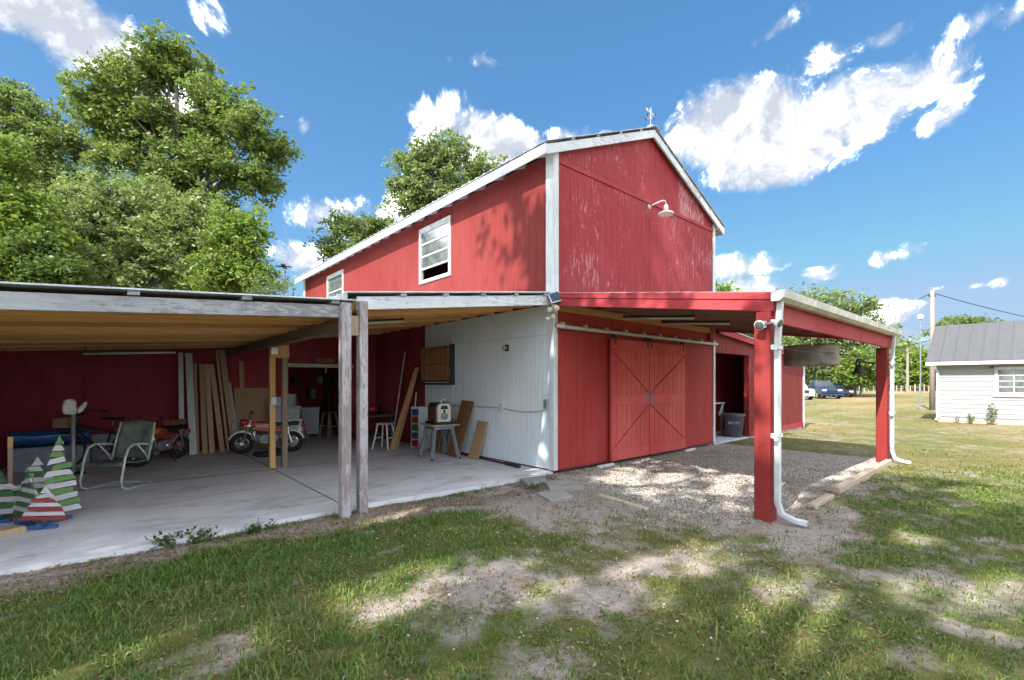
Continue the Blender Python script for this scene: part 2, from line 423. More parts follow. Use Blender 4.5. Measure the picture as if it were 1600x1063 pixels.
M['conduit'] = plain('conduit', (.42,.46,.49), .5, .2, .2, 10)
M['cord'] = plain('cord', (.40,.33,.24), .7)
M['light_board'] = plain('light_board', (.38,.45,.52), .6, 0, .2, 5)
M['bench_wood'] = wood('bench_wood', (.10,.07,.05), (.16,.12,.09), 'x')
M['concrete_dark'] = plain('concrete_dark', (.31,.295,.285), .9, 0, .25, 3, .3)
M['timber'] = wood('timber', (.42,.33,.24), (.55,.46,.36), 'x')
M['pole_wood'] = wood('pole_wood', (.24,.21,.18), (.33,.29,.26), 'z')
M['planer_brown'] = plain('planer_brown', (.12,.055,.04), .5)
M['window_film'] = plain('window_film', (.34,.38,.38), .35, 0, .4, 8)
M['brick'] = plain('brick', (.50,.36,.30), .85, 0, .3, 20)

def m_glass():
    m, nt, p, _ = newmat('window_glass')
    v = coords(nt); n = noise(nt, v, 5, 4)
    nt.links.new(ramp(nt, n, [(.3, (.045,.055,.055)), (.7, (.13,.15,.15))]), p.inputs['Base Color'])
    p.inputs['Roughness'].default_value = .08; p.inputs['Specular IOR Level'].default_value = .8
    return m
M['glass'] = m_glass()
M['car_glass'] = plain('car_glass', (.02,.025,.03), .06, 0, .1)
M['car_blue'] = plain('car_blue', (.006,.035,.12), .22, .3, .1, coat=.8)
M['car_dark'] = plain('car_dark', (.045,.055,.075), .22, .4, .1, coat=.8)
M['car_silver'] = plain('car_silver', (.58,.59,.60), .25, .4, .1, coat=.8)
M['lamp_white'] = plain('lamp_white', (.85,.85,.83), .3)

def m_concrete():
    m, nt, p, _ = newmat('concrete')
    v = coords(nt, per_object=False); n1 = noise(nt, v, .7, 6, .62); n2 = noise(nt, v, 28, 4)
    vs = coords(nt, (.6,1.2,1), False); n3 = noise(nt, vs, 1.5, 9, .68, 1.4)
    col = ramp(nt, n1, [(.3, (.50,.525,.575)), (.68, (.70,.715,.755))])
    st = nt.nodes.new('ShaderNodeMapRange'); st.inputs['From Min'].default_value = .50; st.inputs['From Max'].default_value = .68
    nt.links.new(n3, st.inputs['Value'])
    col = mixc(nt, mth(nt, 'MULTIPLY', st.outputs[0], .62), col, (.24,.235,.245))
    n4 = noise(nt, v, 1.7, 3); k = nt.nodes.new('ShaderNodeMapRange'); k.inputs['From Min'].default_value = .62; k.inputs['From Max'].default_value = .72
    nt.links.new(n4, k.inputs['Value'])
    col = mixc(nt, mth(nt, 'MULTIPLY', k.outputs[0], .4), col, (.42,.30,.28))
    col = mixc(nt, mth(nt, 'MULTIPLY', n2, .25), col, (.3,.3,.3))
    nt.links.new(col, p.inputs['Base Color']); p.inputs['Roughness'].default_value = .72; p.inputs['Specular IOR Level'].default_value = .3
    bump(nt, p, mth(nt, 'ADD', n2, n3), .25, .004); return m
M['concrete'] = m_concrete()

def m_ground():
    m, nt, p, _ = newmat('ground_soil')
    at = nt.nodes.new('ShaderNodeAttribute'); at.attribute_name = 'grass'
    ad = nt.nodes.new('ShaderNodeAttribute'); ad.attribute_name = 'dry'
    v = coords(nt, per_object=False)
    n1 = noise(nt, v, 2.2, 8, .68); n2 = noise(nt, v, 22, 5, .65); n3 = noise(nt, v, .28, 5); n4 = noise(nt, v, 75, 5, .75); n5 = noise(nt, v, 9, 6, .7)
    sand = ramp(nt, n2, [(.3, (.29,.235,.20)), (.5, (.43,.37,.335)), (.7, (.54,.49,.46))])
    gr4 = nt.nodes.new('ShaderNodeMapRange'); gr4.inputs['From Min'].default_value = .45; gr4.inputs['From Max'].default_value = .62; nt.links.new(n4, gr4.inputs['Value'])
    sand = mixc(nt, mth(nt, 'MULTIPLY', gr4.outputs[0], .42), sand, (.13,.10,.075))
    sand = mixc(nt, mth(nt, 'MULTIPLY', n5, .4), sand, (.34,.285,.245))
    grs = ramp(nt, n2, [(.3, (.065,.095,.024)), (.7, (.13,.165,.038))])
    dry = ramp(nt, n2, [(.3, (.235,.165,.07)), (.7, (.36,.275,.125))])
    df = mth(nt, 'ADD', ad.outputs['Fac'], mth(nt, 'MULTIPLY', mth(nt, 'SUBTRACT', n1, .5), 1.7), True)
    gg = mixc(nt, df, grs, dry)
    gf = mth(nt, 'ADD', at.outputs['Fac'], mth(nt, 'MULTIPLY', mth(nt, 'SUBTRACT', n1, .5), 1.2))
    mr = nt.nodes.new('ShaderNodeMapRange'); mr.inputs['From Min'].default_value = .25; mr.inputs['From Max'].default_value = .62
    nt.links.new(gf, mr.inputs['Value'])
    gg = mixc(nt, mth(nt, 'MULTIPLY', gr4.outputs[0], .55), gg, (.055,.05,.022))
    col = mixc(nt, mr.outputs[0], sand, gg)
    nt.links.new(col, p.inputs['Base Color']); p.inputs['Roughness'].default_value = 1.0; p.inputs['Specular IOR Level'].default_value = .1
    bump(nt, p, mth(nt, 'ADD', n5, n4), .9, .03); return m
M['ground'] = m_ground()

def leaf_mat(name, c1, c2, c3, trans=.35, gloss=.45):
    m, nt, p, out = newmat(name)
    g = nt.nodes.new('ShaderNodeNewGeometry')
    col = ramp(nt, g.outputs['Random Per Island'], [(0, c1), (.55, c2), (1, c3)])
    nt.links.new(col, p.inputs['Base Color']); p.inputs['Roughness'].default_value = gloss; p.inputs['Specular IOR Level'].default_value = .35
    t = nt.nodes.new('ShaderNodeBsdfTranslucent')
    nt.links.new(mixc(nt, .5, col, (.22,.32,.04)), t.inputs[0])
    mx = nt.nodes.new('ShaderNodeMixShader'); mx.inputs[0].default_value = trans
    nt.links.new(p.outputs[0], mx.inputs[1]); nt.links.new(t.outputs[0], mx.inputs[2]); nt.links.new(mx.outputs[0], out.inputs[0])
    return m
M['leaf_oak'] = leaf_mat('leaf_oak', (.085,.14,.035), (.15,.215,.055), (.245,.31,.09), .42)
M['leaf_dark'] = leaf_mat('leaf_dark', (.08,.13,.04), (.135,.195,.06), (.21,.27,.09), .4)
M['leaf_bright'] = leaf_mat('leaf_bright', (.085,.16,.025), (.15,.235,.04), (.25,.33,.065), .45)
M['leaf_pale'] = leaf_mat('leaf_pale', (.12,.18,.06), (.20,.27,.095), (.32,.385,.155), .42)
M['leaf_far'] = leaf_mat('leaf_far', (.09,.14,.05), (.16,.22,.075), (.25,.30,.12), .4, .6)
M['leaf_moss'] = leaf_mat('leaf_moss', (.13,.14,.10), (.22,.23,.175), (.33,.33,.27), .25, .8)
M['leaf_weed'] = leaf_mat('leaf_weed', (.035,.075,.018), (.06,.12,.025), (.10,.17,.04), .35)
M['litter'] = leaf_mat('litter', (.10,.06,.035), (.2,.13,.08), (.32,.24,.16), .05, .8)
M['bark'] = wood('bark', (.10,.085,.07), (.21,.185,.16), 'z', knots=False, grain=22, bumpv=.8)

def grass_mat():
    m, nt, p, out = newmat('grass_blades')
    g = nt.nodes.new('ShaderNodeNewGeometry'); ad = nt.nodes.new('ShaderNodeAttribute'); ad.attribute_name = 'dry'
    green = ramp(nt, g.outputs['Random Per Island'], [(0, (.055,.14,.025)), (.5, (.095,.20,.037)), (1, (.165,.275,.058))])
    dry = ramp(nt, g.outputs['Random Per Island'], [(0, (.21,.16,.062)), (.5, (.31,.25,.095)), (1, (.40,.325,.14))])
    col = mixc(nt, ad.outputs['Fac'], green, dry)
    nt.links.new(col, p.inputs['Base Color']); p.inputs['Roughness'].default_value = .6; p.inputs['Specular IOR Level'].default_value = .25
    t = nt.nodes.new('ShaderNodeBsdfTranslucent'); nt.links.new(col, t.inputs[0])
    mx = nt.nodes.new('ShaderNodeMixShader'); mx.inputs[0].default_value = .38
    nt.links.new(p.outputs[0], mx.inputs[1]); nt.links.new(t.outputs[0], mx.inputs[2]); nt.links.new(mx.outputs[0], out.inputs[0])
    return m
M['grass'] = grass_mat()
def gravel_mat():
    m, nt, p, _ = newmat('gravel_stone')
    g = nt.nodes.new('ShaderNodeNewGeometry')
    nt.links.new(ramp(nt, g.outputs['Random Per Island'], [(0, (.19,.16,.135)), (.5, (.41,.37,.335)), (1, (.62,.58,.53))]), p.inputs['Base Color'])
    p.inputs['Roughness'].default_value = .85; return m
M['gravel'] = gravel_mat()

#==SPLIT==
# ------------------------------------------------------------------ numpy noise and the ground
_rs = np.random.RandomState(11); _tab = _rs.rand(256, 256)
def vnoise(x, y):
    xi = np.floor(x).astype(int); yi = np.floor(y).astype(int); fx = x - xi; fy = y - yi
    fx = fx*fx*(3-2*fx); fy = fy*fy*(3-2*fy)
    t = lambda a, b: _tab[a & 255, b & 255]
    return (t(xi,yi)*(1-fx)+t(xi+1,yi)*fx)*(1-fy)+(t(xi,yi+1)*(1-fx)+t(xi+1,yi+1)*fx)*fy
def fbm(x, y, s, o=4, off=0.0):
    r = 0; a = .5; n = 0
    for i in range(o):
        r = r + a*vnoise(x*s+off+i*17.3, y*s+off*1.7+i*9.1); n += a; a *= .5; s *= 2.03
    return r/n
def ss(a, b, x):
    t = np.clip((x-a)/(b-a), 0, 1); return t*t*(3-2*t)
def gz(x, y):
    x = np.asarray(x, float); y = np.asarray(y, float)
    far = np.clip((np.hypot(x, y)-25)/60, 0, 1)
    return -.055 + (fbm(x, y, .9, 3, 3.0)-.5)*.05 + (fbm(x, y, .05, 2, 8.0)-.5)*.5*far
BARE = [(-3.65,-2.72,.62,.34,1.0), (-1.5,-1.5,1.1,.6,.6), (-3.0,-3.6,.5,.35,.55), (-1.7,-3.5,.6,.4,.4), (-.15,-3.95,.8,.38,1.0), (-5.3,-2.35,.35,.22,.6), (-4.25,-2.55,.35,.16,.7),
        (-4.1,-3.75,.3,.2,.5), (-.5,-1.0,1.0,.6,.9), (-2.3,-.55,1.0,.4,.7), (-3.5,-.35,1.2,.25,.75), (-5.3,-.25,1.4,.22,.75), (-6.6,-.2,1.2,.25,.8), (-3.1,-3.3,.7,.3,.55), (.9,-3.9,1.0,.3,.6), (3.0,-3.85,2.4,.22,.5), (5.9,-3.7,.6,.4,.7), (12.5,-.6,1.4,.3,.7)]
def field(x, y):
    x = np.asarray(x, float); y = np.asarray(y, float)
    g = .60 + .75*(fbm(x, y, .75, 5, 1.0)-.5)+ .65*(fbm(x, y, 2.4, 4, 5.0)-.5)+.5*(fbm(x, y, 8.0, 3, 15.0)-.5)
    for (cx, cy, rx, ry, w) in BARE:
        d = ((x-cx)/rx)**2 + ((y-cy)/ry)**2 + (fbm(x, y, 2.2, 3, 7.0)-.5)*1.3
        g = g - .62*w*np.exp(-np.clip(d, 0, None)*.9)
    # lush in the left foreground, thin towards the barn corner
    lush = ss(-1.5, -4.6, x)*ss(.2, -.8, y)
    g = g + .20*lush
    corner = np.exp(-(((x+.6)/2.6)**2+((y+2.2)/1.3)**2)); g = g - .22*corner
    far = ss(5, 14, np.hypot(x+5.9, y+5.6)*1.0)
    g = g*(1-far) + far*(.60 + .5*(fbm(x, y, .5, 4, 2.0)-.5))
    # bare, gravelled or built areas
    def rect(x0, x1, y0, y1, s=.12):
        return ss(x0-s, x0+s, x)*(1-ss(x1-s, x1+s, x))*ss(y0-s, y0+s, y)*(1-ss(y1-s, y1+s, y))
    grav = rect(-.75, 6.3, -3.55, .3, .25)
    g = g*(1-rect(-7.8, .05, -.02, 12, .05)) - .6*grav
    return np.clip(g, 0, 1)
def dryness(x, y):
    d = np.hypot(np.asarray(x)+5.9, np.asarray(y)+5.6)
    f = ss(7, 16, d)
    base = .15 + .95*(fbm(x, y, .55, 4, 12.0)-.5)
    fl = .50 + 1.5*(fbm(x, y, .22, 4, 21.0)-.5) + .10*ss(20, 60, d)
    return np.clip(base*(1-f) + fl*f, 0, 1)

def axis_lines(lo, hi, dlo, dhi, step, grow=1.22):
    a = list(np.arange(dlo, dhi+1e-6, step)); s = step; v = dhi
    while v < hi: s *= grow; v += s; a.append(v)
    s = step; v = dlo; pre = []
    while v > lo: s *= grow; v -= s; pre.append(v)
    return np.array(pre[::-1] + a)
xs = axis_lines(-700, 700, -9, 9, .075); ys = axis_lines(-700, 700, -8, 1.2, .075)
XX, YY = np.meshgrid(xs, ys, indexing='ij'); nx, ny = XX.shape
ZZ = gz(XX, YY)
idx = np.arange(nx*ny).reshape(nx, ny)
gf_ = np.stack([idx[:-1,:-1], idx[1:,:-1], idx[1:,1:], idx[:-1,1:]], -1).reshape(-1, 4)
ground = struct(np_obj('ground', np.stack([XX, YY, ZZ], -1).reshape(-1, 3), gf_, M['ground'], smooth=True))
for nm, arr in (('grass', field(XX, YY)), ('dry', dryness(XX, YY))):
    at = ground.data.attributes.new(nm, 'FLOAT', 'POINT'); at.data.foreach_set('value', arr.ravel().astype(np.float32))

# concrete slab with a worn, slightly wavy front edge
mb = MB(); n = 90; rs = random.Random(3)
top = []
for i in range(n+1):
    x = -8.2 + (8.2+.0)*i/n
    top.append((x, .02 + .035*math.sin(x*1.3) + rs.uniform(-.014, .014) - (.0 if x < -1 else 0)))
for (x, y), (x2, y2) in zip(top[:-1], top[1:]):
    mb.add([(x,y,0),(x2,y2,0),(x2,11,0),(x,11,0),(x,y-.012,-.16),(x2,y2-.012,-.16),(x,y+.02,.0),(x2,y2+.02,.0)], [(0,1,2,3),(4,5,1,0)])
slab = struct(mb.build('concrete_slab', M['concrete']))
for (x0, y0, x1, y1) in ((-7.4,3.45,-.05,3.47),(-3.63,.15,-3.612,7.0)):
    B(min(x0,x1), max(x0,x1), y0, y1, -.01, .0015).build('control_joint', M['iron'], slab)
sh = struct(B(5.97, 12.5, .0, 5.5, -.2, -.012).build('shed_floor', M['concrete']))

# gravel: real stones
rs = np.random.RandomState(5)
def stones(n, seed):
    rs = np.random.RandomState(seed)
    x = rs.uniform(-1.1, 6.4, n*2); y = rs.uniform(-3.6, -.02, n*2)
    e = (fbm(x, y, 1.1, 4, 4.0)-.5)*1.4
    keep = (x > -.55+e) & (y > -3.42+e*.25) & (x < 6.0+e*.5) & (fbm(x, y, 1.6, 4, 9.0) > .40)
    x, y = x[keep][:n], y[keep][:n]; n = len(x)
    s = rs.uniform(.005, .016, n)
    base = np.array([(1,0,0),(0,1,0),(-1,0,0),(0,-1,0),(0,0,.7),(0,0,-.5)], float)
    ang = rs.uniform(0, 6.28, n); c, sn = np.cos(ang), np.sin(ang)
    V = base[None]*(s[:,None,None]*rs.uniform(.6, 1.3, (n,6,1)))
    vx = V[:,:,0]*c[:,None]-V[:,:,1]*sn[:,None]; vy = V[:,:,0]*sn[:,None]+V[:,:,1]*c[:,None]
    P = np.stack([vx+x[:,None], vy+y[:,None], V[:,:,2]+(gz(x, y)+s*.25)[:,None]], -1).reshape(-1, 3)
    f = np.array([(0,1,4),(1,2,4),(2,3,4),(3,0,4),(1,0,5),(2,1,5),(3,2,5),(0,3,5)])
    Fc = (np.arange(n)[:,None,None]*6+f[None]).reshape(-1, 3)
    return P, Fc
P, Fc = stones(58000, 5)
rs = np.random.RandomState(6); n_ = 5200
sx_ = rs.uniform(-4.5, 3.2, n_); sy_ = rs.uniform(-4.6, -.15, n_); kk = (rs.rand(n_) < np.exp(-(((sx_+.4)/1.9)**2+((sy_+1.9)/1.3)**2))+.10) & (sy_ < -.1)
Pk = P.reshape(-1, 6, 3)[:kk.sum()]; Pk = Pk-Pk.mean(1, keepdims=True); Pk[:,:,0] += sx_[kk][:,None]; Pk[:,:,1] += sy_[kk][:,None]; Pk[:,:,2] += (gz(sx_[kk], sy_[kk])+.003)[:,None]
Fc = np.concatenate([Fc, Fc[:kk.sum()*8]+len(P)]); P = np.concatenate([P, Pk.reshape(-1, 3)])
tag(np_obj('gravel', P, Fc, M['gravel']), 'pale grey loose gravel under the red carport roof', 'gravel', kind='stuff')

# grass blades
def grass(n_tuft, per, d0, d1, seed, name, label):
    rs = np.random.RandomState(seed)
    dd = np.linspace(d0, d1, 400); dens = np.where(dd < 4.5, 1, (4.5/dd)**1.9)*dd; cdf = np.cumsum(dens); cdf /= cdf[-1]
    d = np.interp(rs.rand(n_tuft), cdf, dd); l = rs.uniform(-1.3, 1.3, n_tuft)*d
    x = CAMX+FX*d+RX*l; y = CAMY+FY*d+RY*l
    g = field(x, y)
    clump = fbm(x, y, 5.5, 3, 31.0)
    keep = (rs.rand(n_tuft) < np.clip((g-.20)*1.55, .06, 1)*np.clip((clump-.25)*3, .12, 1))
    keep &= ~((x > -7.9) & (x < .1) & (y > -.0+.03*np.sin(x*1.3)) & (y < 12))
    keep &= ~((x > -.3) & (x < 12.7) & (y > -.02) & (y < 16)) & ~((x > 19.8) & (y < -2.6) & (y > -15))
    keep &= ~((x > -1.4) & (x < -.3) & (y > -1.45) & (y < -.1) & (rs.rand(n_tuft) < .85))
    x, y, d, g = x[keep], y[keep], d[keep], g[keep]
    dr = dryness(x, y)
    lushness = np.clip(.35+1.0*(fbm(x, y, 1.3, 3, 41.0)-.35)+.35*ss(-1.5, -5, x), .25, 1.1)
    n = len(x)
    X = np.repeat(x, per); Y = np.repeat(y, per); D = np.repeat(d, per); G = np.repeat(lushness, per); DR = np.repeat(dr, per)
    m = n*per
    spread = .022+.012*np.clip(D/6, 0, 3)
    X = X+rs.normal(0, 1, m)*spread; Y = Y+rs.normal(0, 1, m)*spread
    Z = gz(X, Y)-.005
    farh = np.where(D > 9, .55, 1.0)
    h = (.016+.054*G*rs.rand(m)**1.2)*farh*rs.uniform(.5, 1.4, m)*np.where(rs.rand(m) < .03, 1.9, 1)
    w = rs.uniform(.0024, .0052, m)*np.clip(D/4.0, 1, 6)
    a = rs.uniform(0, 6.28, m); lean = rs.uniform(.15, 1.1, m)*h
    dx, dy = np.cos(a)*lean, np.sin(a)*lean; b = a+1.57+rs.normal(0, .5, m); wx, wy = np.cos(b)*w, np.sin(b)*w
    V = np.stack([np.stack([X-wx, Y-wy, Z], -1), np.stack([X+wx, Y+wy, Z], -1),
                  np.stack([X+dx*.4+wx*.8, Y+dy*.4+wy*.8, Z+h*.62], -1), np.stack([X+dx*.4-wx*.8, Y+dy*.4-wy*.8, Z+h*.62], -1),
                  np.stack([X+dx, Y+dy, Z+h*rs.uniform(.75, 1.0, m)], -1)], 1).reshape(-1, 3)
    i0 = np.arange(m)[:,None]*5
    F3 = np.concatenate([i0+np.array([[0,1,2]]), i0+np.array([[0,2,3]]), i0+np.array([[3,2,4]])], 1).reshape(-1, 3)
    o = np_obj(name, V, F3, M['grass'])
    at = o.data.attributes.new('dry', 'FLOAT', 'POINT')
    dv = np.clip(DR*.9+rs.normal(0, .22, m)+.05, 0, 1); at.data.foreach_set('value', np.repeat(dv, 5).astype(np.float32))
    tag(o, label, 'grass', kind='stuff')
grass(112000, 5, 1.7, 11, 21, 'grass', 'uneven green grass in front of the barn and carport')
grass(52000, 4, 11, 46, 22, 'field_grass', 'dry tan and green grass of the open field')

# leaf litter along the slab edge and on the bare ground
def flat_leaves(n, seed, xr, yr, thr):
    rs = np.random.RandomState(seed)
    x = rs.uniform(*xr, n); y = rs.uniform(*yr, n); k = fbm(x, y, 2.3, 3, 51.0) > thr; x, y = x[k], y[k]; n = len(x)
    s = rs.uniform(.008, .022, n); a = rs.uniform(0, 6.28, n); c, sn = np.cos(a)*s, np.sin(a)*s
    z = gz(x, y)+.006+rs.rand(n)*.008; t = rs.normal(0, .35, n)*s
    V = np.stack([np.stack([x+c, y+sn, z+t], -1), np.stack([x-sn*.45, y+c*.45, z+.003], -1), np.stack([x-c, y-sn, z-t*.4+.003], -1), np.stack([x+sn*.45, y-c*.45, z+.002], -1)], 1).reshape(-1, 3)
    return V, np.arange(n)[:,None]*4+np.arange(4)[None]
V1, F1 = flat_leaves(9000, 8, (-8, -.1), (-.75, .0), .42)
V2, F2 = flat_leaves(16000, 9, (-6, 3), (-5.2, -.3), .44)
tag(np_obj('leaf_litter', np.concatenate([V1, V2]), np.concatenate([F1, F2+len(V1)]), M['litter']), 'brown dead leaves along the edge of the concrete slab', 'leaves', kind='stuff')

# pavers at the barn corner
for (poly, z, lab) in (([(-1.42,-1.30),(-1.02,-1.36),(-.84,-.98),(-1.24,-.86)], -.018, 'grey square paver set in the grass in front of the barn corner'),
                       ([(-.98,-.86),(-.50,-1.10),(-.22,-.74),(-.72,-.46)], .012, 'grey tilted concrete paver lying next to the gravel'),
                       ([(-1.00,-.40),(-.60,-.44),(-.34,-.12),(-.80,-.02)], -.004, 'pale worn concrete paver against the slab at the barn corner')):
    tag(MB().prism(poly, z-.08, z, 'z').build('paver', M['concrete_dark'], bevel=.008), lab, 'paver', 'pavers at the barn corner')
# timber edging of the gravel
tag(MB().bar((2.1,-3.64,-.02), (5.75,-3.60,-.015), .10, .11).build('edging_timber', M['timber'], bevel=.01), 'long pale timber edging the gravel between the two red posts', 'timber')
tag(MB().bar((.95,-3.66,-.045), (1.75,-3.66,-.04), .10, .08).build('edging_timber', M['timber'], bevel=.01), 'short half-buried timber edging near the front red post', 'timber')
tag(MB().bar((-.75,-2.35,-.05), (-.62,-1.5,-.045), .07, .05).build('edging_timber', M['timber'], bevel=.01), 'thin half-buried timber at the front edge of the gravel', 'timber')

# ------------------------------------------------------------------ barn
def siding(parent, axis, plane, u0, u1, z0f, z1f, mat, groove=.2033, t=.016, name='siding_panel', flip=1, phase=0, gd=.0028):
    """one grooved plywood sheet; axis 'x': runs along X on plane Y=plane facing -Y*flip; axis 'y': runs along Y on X=plane facing -X*flip"""
    if not callable(z0f): z0v = z0f; z0f = lambda u: z0v
    if not callable(z1f): z1v = z1f; z1f = lambda u: z1v
    us = [(u0+.0015, 0), (u0+.0015, t)]
    g = u0+groove
    while g < u1-.03:
        us += [(g-.0045, t), (g-.003, t-gd), (g+.003, t-gd), (g+.0045, t)]; g += groove
    us += [(u1-.0015, t), (u1-.0015, 0)]
    mb = MB()
    def P(u, d, z): return (u, plane-d*flip, z) if axis == 'x' else (plane-d*flip, u, z)
    k = len(us)
    mb.v = [P(u, d, z0f(u)) for u, d in us] + [P(u, d, z1f(u)) for u, d in us]
    mb.f = [(i, i+1, k+i+1, k+i) for i in range(k-1)] + [tuple(range(k)), tuple(range(k, 2*k))[::-1]]
    return mb.build(name, mat, parent)
def split(u0, u1, w=1.22):
    r = [u0]
    while r[-1]+w < u1-.05: r.append(r[-1]+w)
    return list(zip(r, r[1:]+[u1]))

W = 5.90; LEN = 13.45
def roofz(x): return 5.69+.43*(x if x < W/2 else W-x)
barn = thing('barn', 'tall red gabled barn with white corner trim and grooved wood siding', 'barn')
# solid wall cores behind the sheets, with the openings left free
D_T = .09
core = MB()
# front core as polygon
core.prism([(0.0,0),(W,0),(W,roofz(W)-.10),(W/2,roofz(W/2)-.10),(0.0,roofz(0)-.10)], .003, D_T, 'y')
core.prism([(0.0,0),(W,0),(W,roofz(W)-.10),(W/2,roofz(W/2)-.10),(0.0,roofz(0)-.10)], LEN-D_T, LEN, 'y')
core.box(W-D_T, W-.003, D_T+.002, LEN-D_T-.002, 0, 5.55)
WIN = [(3.19, 4.53, 3.99, 5.30), (9.47, 10.9, 4.10, 5.24)]
yy = D_T+.002
for (a, b, z0, z1) in WIN:
    core.box(.003, D_T, yy, a, 0, 5.55); core.box(.003, D_T, a, b, 0, z0); core.box(.003, D_T, a, b, z1, 5.55); yy = b
core.box(.003, D_T, yy, LEN-D_T-.002, 0, 5.55)
core.build('wall_frame', M['dark_red'], barn)
B(.1, W-.1, .1, LEN-.1, 3.05, 3.12).build('loft_floor', M['old_wood_y'], barn)
B(2.0, 2.08, 1.0, 12.0, 3.13, 5.6).build('loft_partition', M['dark_red'], barn)
# side wall, upper storey, red
def cut_panels(u0, u1, z0, z1, mat):
    for a, b in split(u0, u1):
        segs = [(a, b, z0, z1)]
        for (wa, wb, wz0, wz1) in WIN:
            new = []
            for (p, q, r, s) in segs:
                if q <= wa or p >= wb: new.append((p, q, r, s)); continue
                if p < wa: new.append((p, wa, r, s))
                if q > wb: new.append((wb, q, r, s))
                m0, m1 = max(p, wa), min(q, wb)
                new.append((m0, m1, r, wz0)); new.append((m0, m1, wz1, s))
            segs = new
        for (p, q, r, s) in segs:
            if q-p > .02: siding(barn, 'y', 0, p, q, r, s, mat)
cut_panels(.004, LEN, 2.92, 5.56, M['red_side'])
# side wall, lower storey, white then dark red
for a, b in split(.004, 4.31):
    siding(barn, 'y', 0, a, b, .03, 2.397, M['white_wall'], groove=.1016, gd=.005); siding(barn, 'y', 0, a, b, 2.403, 2.917, M['white_wall'], groove=.1016, gd=.005)
for a, b in split(4.31, 7.0): siding(barn, 'y', 0, a, b, .03, 2.917, M['dark_red'])
# gable front
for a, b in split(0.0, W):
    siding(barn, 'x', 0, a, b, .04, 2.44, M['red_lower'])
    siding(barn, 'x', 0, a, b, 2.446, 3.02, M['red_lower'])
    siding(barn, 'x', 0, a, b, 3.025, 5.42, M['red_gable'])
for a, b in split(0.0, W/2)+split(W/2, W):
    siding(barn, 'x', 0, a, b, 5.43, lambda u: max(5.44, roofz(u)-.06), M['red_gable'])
B(-.004, W, -.040, -.017, 5.40, 5.475).build('gable_band', M['red_trim_x'], barn, bevel=.004)
B(0, W, -.034, -.0175, 2.405, 2.47).build('girt_band', M['red_trim_x'], barn, bevel=.004)
# corner boards
for (x0, x1, y0, y1, z0, z1) in ((-.044,-.018,-.044,.15,3.12,5.60), (-.0179,.085,-.044,-.018,3.12,5.60), (-.044,-.018,-.044,.075,.02,2.92), (-.0179,.06,-.044,-.018,.02,2.90),
                                  (W-.075,W+.044,-.044,-.018,3.0,5.62), (W-.055,W+.044,-.044,-.018,.02,3.0), (-.044,-.018,LEN-.14,LEN+.03,3.12,5.55)):
    B(x0,x1,y0,y1,z0,z1).build('corner_board', M['white_trim'], barn, bevel=.004)
# roof
def slope_box(mb, xa, xb, y0, y1, off, th):
    za, zb = roofz2(xa)+off, roofz2(xb)+off
    mb.add([(xa,y0,za),(xb,y0,zb),(xb,y1,zb),(xa,y1,za),(xa,y0,za+th),(xb,y0,zb+th),(xb,y1,zb+th),(xa,y1,za+th)],
           [(0,3,2,1),(4,5,6,7),(0,1,5,4),(1,2,6,5),(2,3,7,6),(3,0,4,7)])
def roofz2(x): return 5.69+.43*(x if x <= W/2 else W-x)
OV = .31
for side in (0, 1):
    for i in range(15):
        y0 = -.17+i*.935; y1 = min(y0+.95, LEN+.2)
        mb = MB(); xa, xb = (-OV-.03, W/2+.0) if side == 0 else (W/2, W+OV+.03)
        slope_box(mb, xa, xb, y0+.002, y1-.015, .045+.004*(i % 2), .012)
        for k in range(4): slope_box(mb, xa, xb, y0+.10+k*.23, y0+.13+k*.23, .057+.004*(i % 2), .022)
        mb.build('roof_sheet', M['galv_dull'], barn)
    for xp in (0.35, 1.05, 1.75, 2.45):
        x = xp if side == 0 else W-xp
        mb = MB(); slope_box(mb, x-.045, x+.045, -.15, LEN+.15, .002, .042); mb.build('purlin', M['weathered_x'], barn)
    mb = MB(); xa, xb = (-OV, W/2) if side == 0 else (W/2+.001, W+OV)
    slope_box(mb, xa, xb, -.145, -.105, -.17, .165); mb.build('rake_board', M['white_trim_x'], barn, bevel=.004)
    x = -OV if side == 0 else W+OV
    s = -1 if side == 0 else 1
    B(min(x, x+s*.03), max(x, x+s*.03), -.143, LEN+.12, 5.395, 5.565).build('fascia', M['white_trim_y'], barn, bevel=.004)
    for i in range(22):
        y = .1+i*.61; mb = MB(); xa, xb = (-OV+.005, .02) if side == 0 else (W-.02, W+OV-.005)
        slope_box(mb, xa, xb, y, y+.045, -.15, .145); mb.build('rafter_tail', M['white_trim_x'], barn)
MB().prism([(W/2-.16,6.955),(W/2,7.03),(W/2+.16,6.955),(W/2,7.012)], -.19, LEN+.2, 'y').build('ridge_cap', M['galv_dull'], barn)

# windows
def window(a, b, z0, z1, open_low):
    wroot = MB()
    fr = .055
    for (p, q, r, s) in ((a-.02, a+fr, z0-.02, z1+.02), (b-fr, b+.02, z0-.02, z1+.02), (a+fr, b-fr, z0-.02, z0+fr), (a+fr, b-fr, z1-fr, z1+.02)):
        wroot.box(-.05, .03, p, q, r, s)
    w = wroot.build('window', M['white_paint'], barn, bevel=.004)
    n = 4 if open_low else 2
    h = (z1-z0-2*fr)/n
    for i in range(n):
        zb = z0+fr+i*h
        B(-.028, .012, a+fr, b-fr, zb+h-.038, zb+h-.002).build('muntin', M['white_paint'], w, bevel=.003)
        if open_low and i == 0: 
            continue
        B(-.006, .0, a+fr+.001, b-fr-.001, zb+.001, zb+h-.039).build('pane', M['glass'], w)
    if open_low:
        B(.0, .022, a+fr, a+fr+.05, z0+fr, z0+fr+h-.04).build('side_rail', M['pine_z'], w)
    return w
window(*WIN[0], True); window(*WIN[1], False)

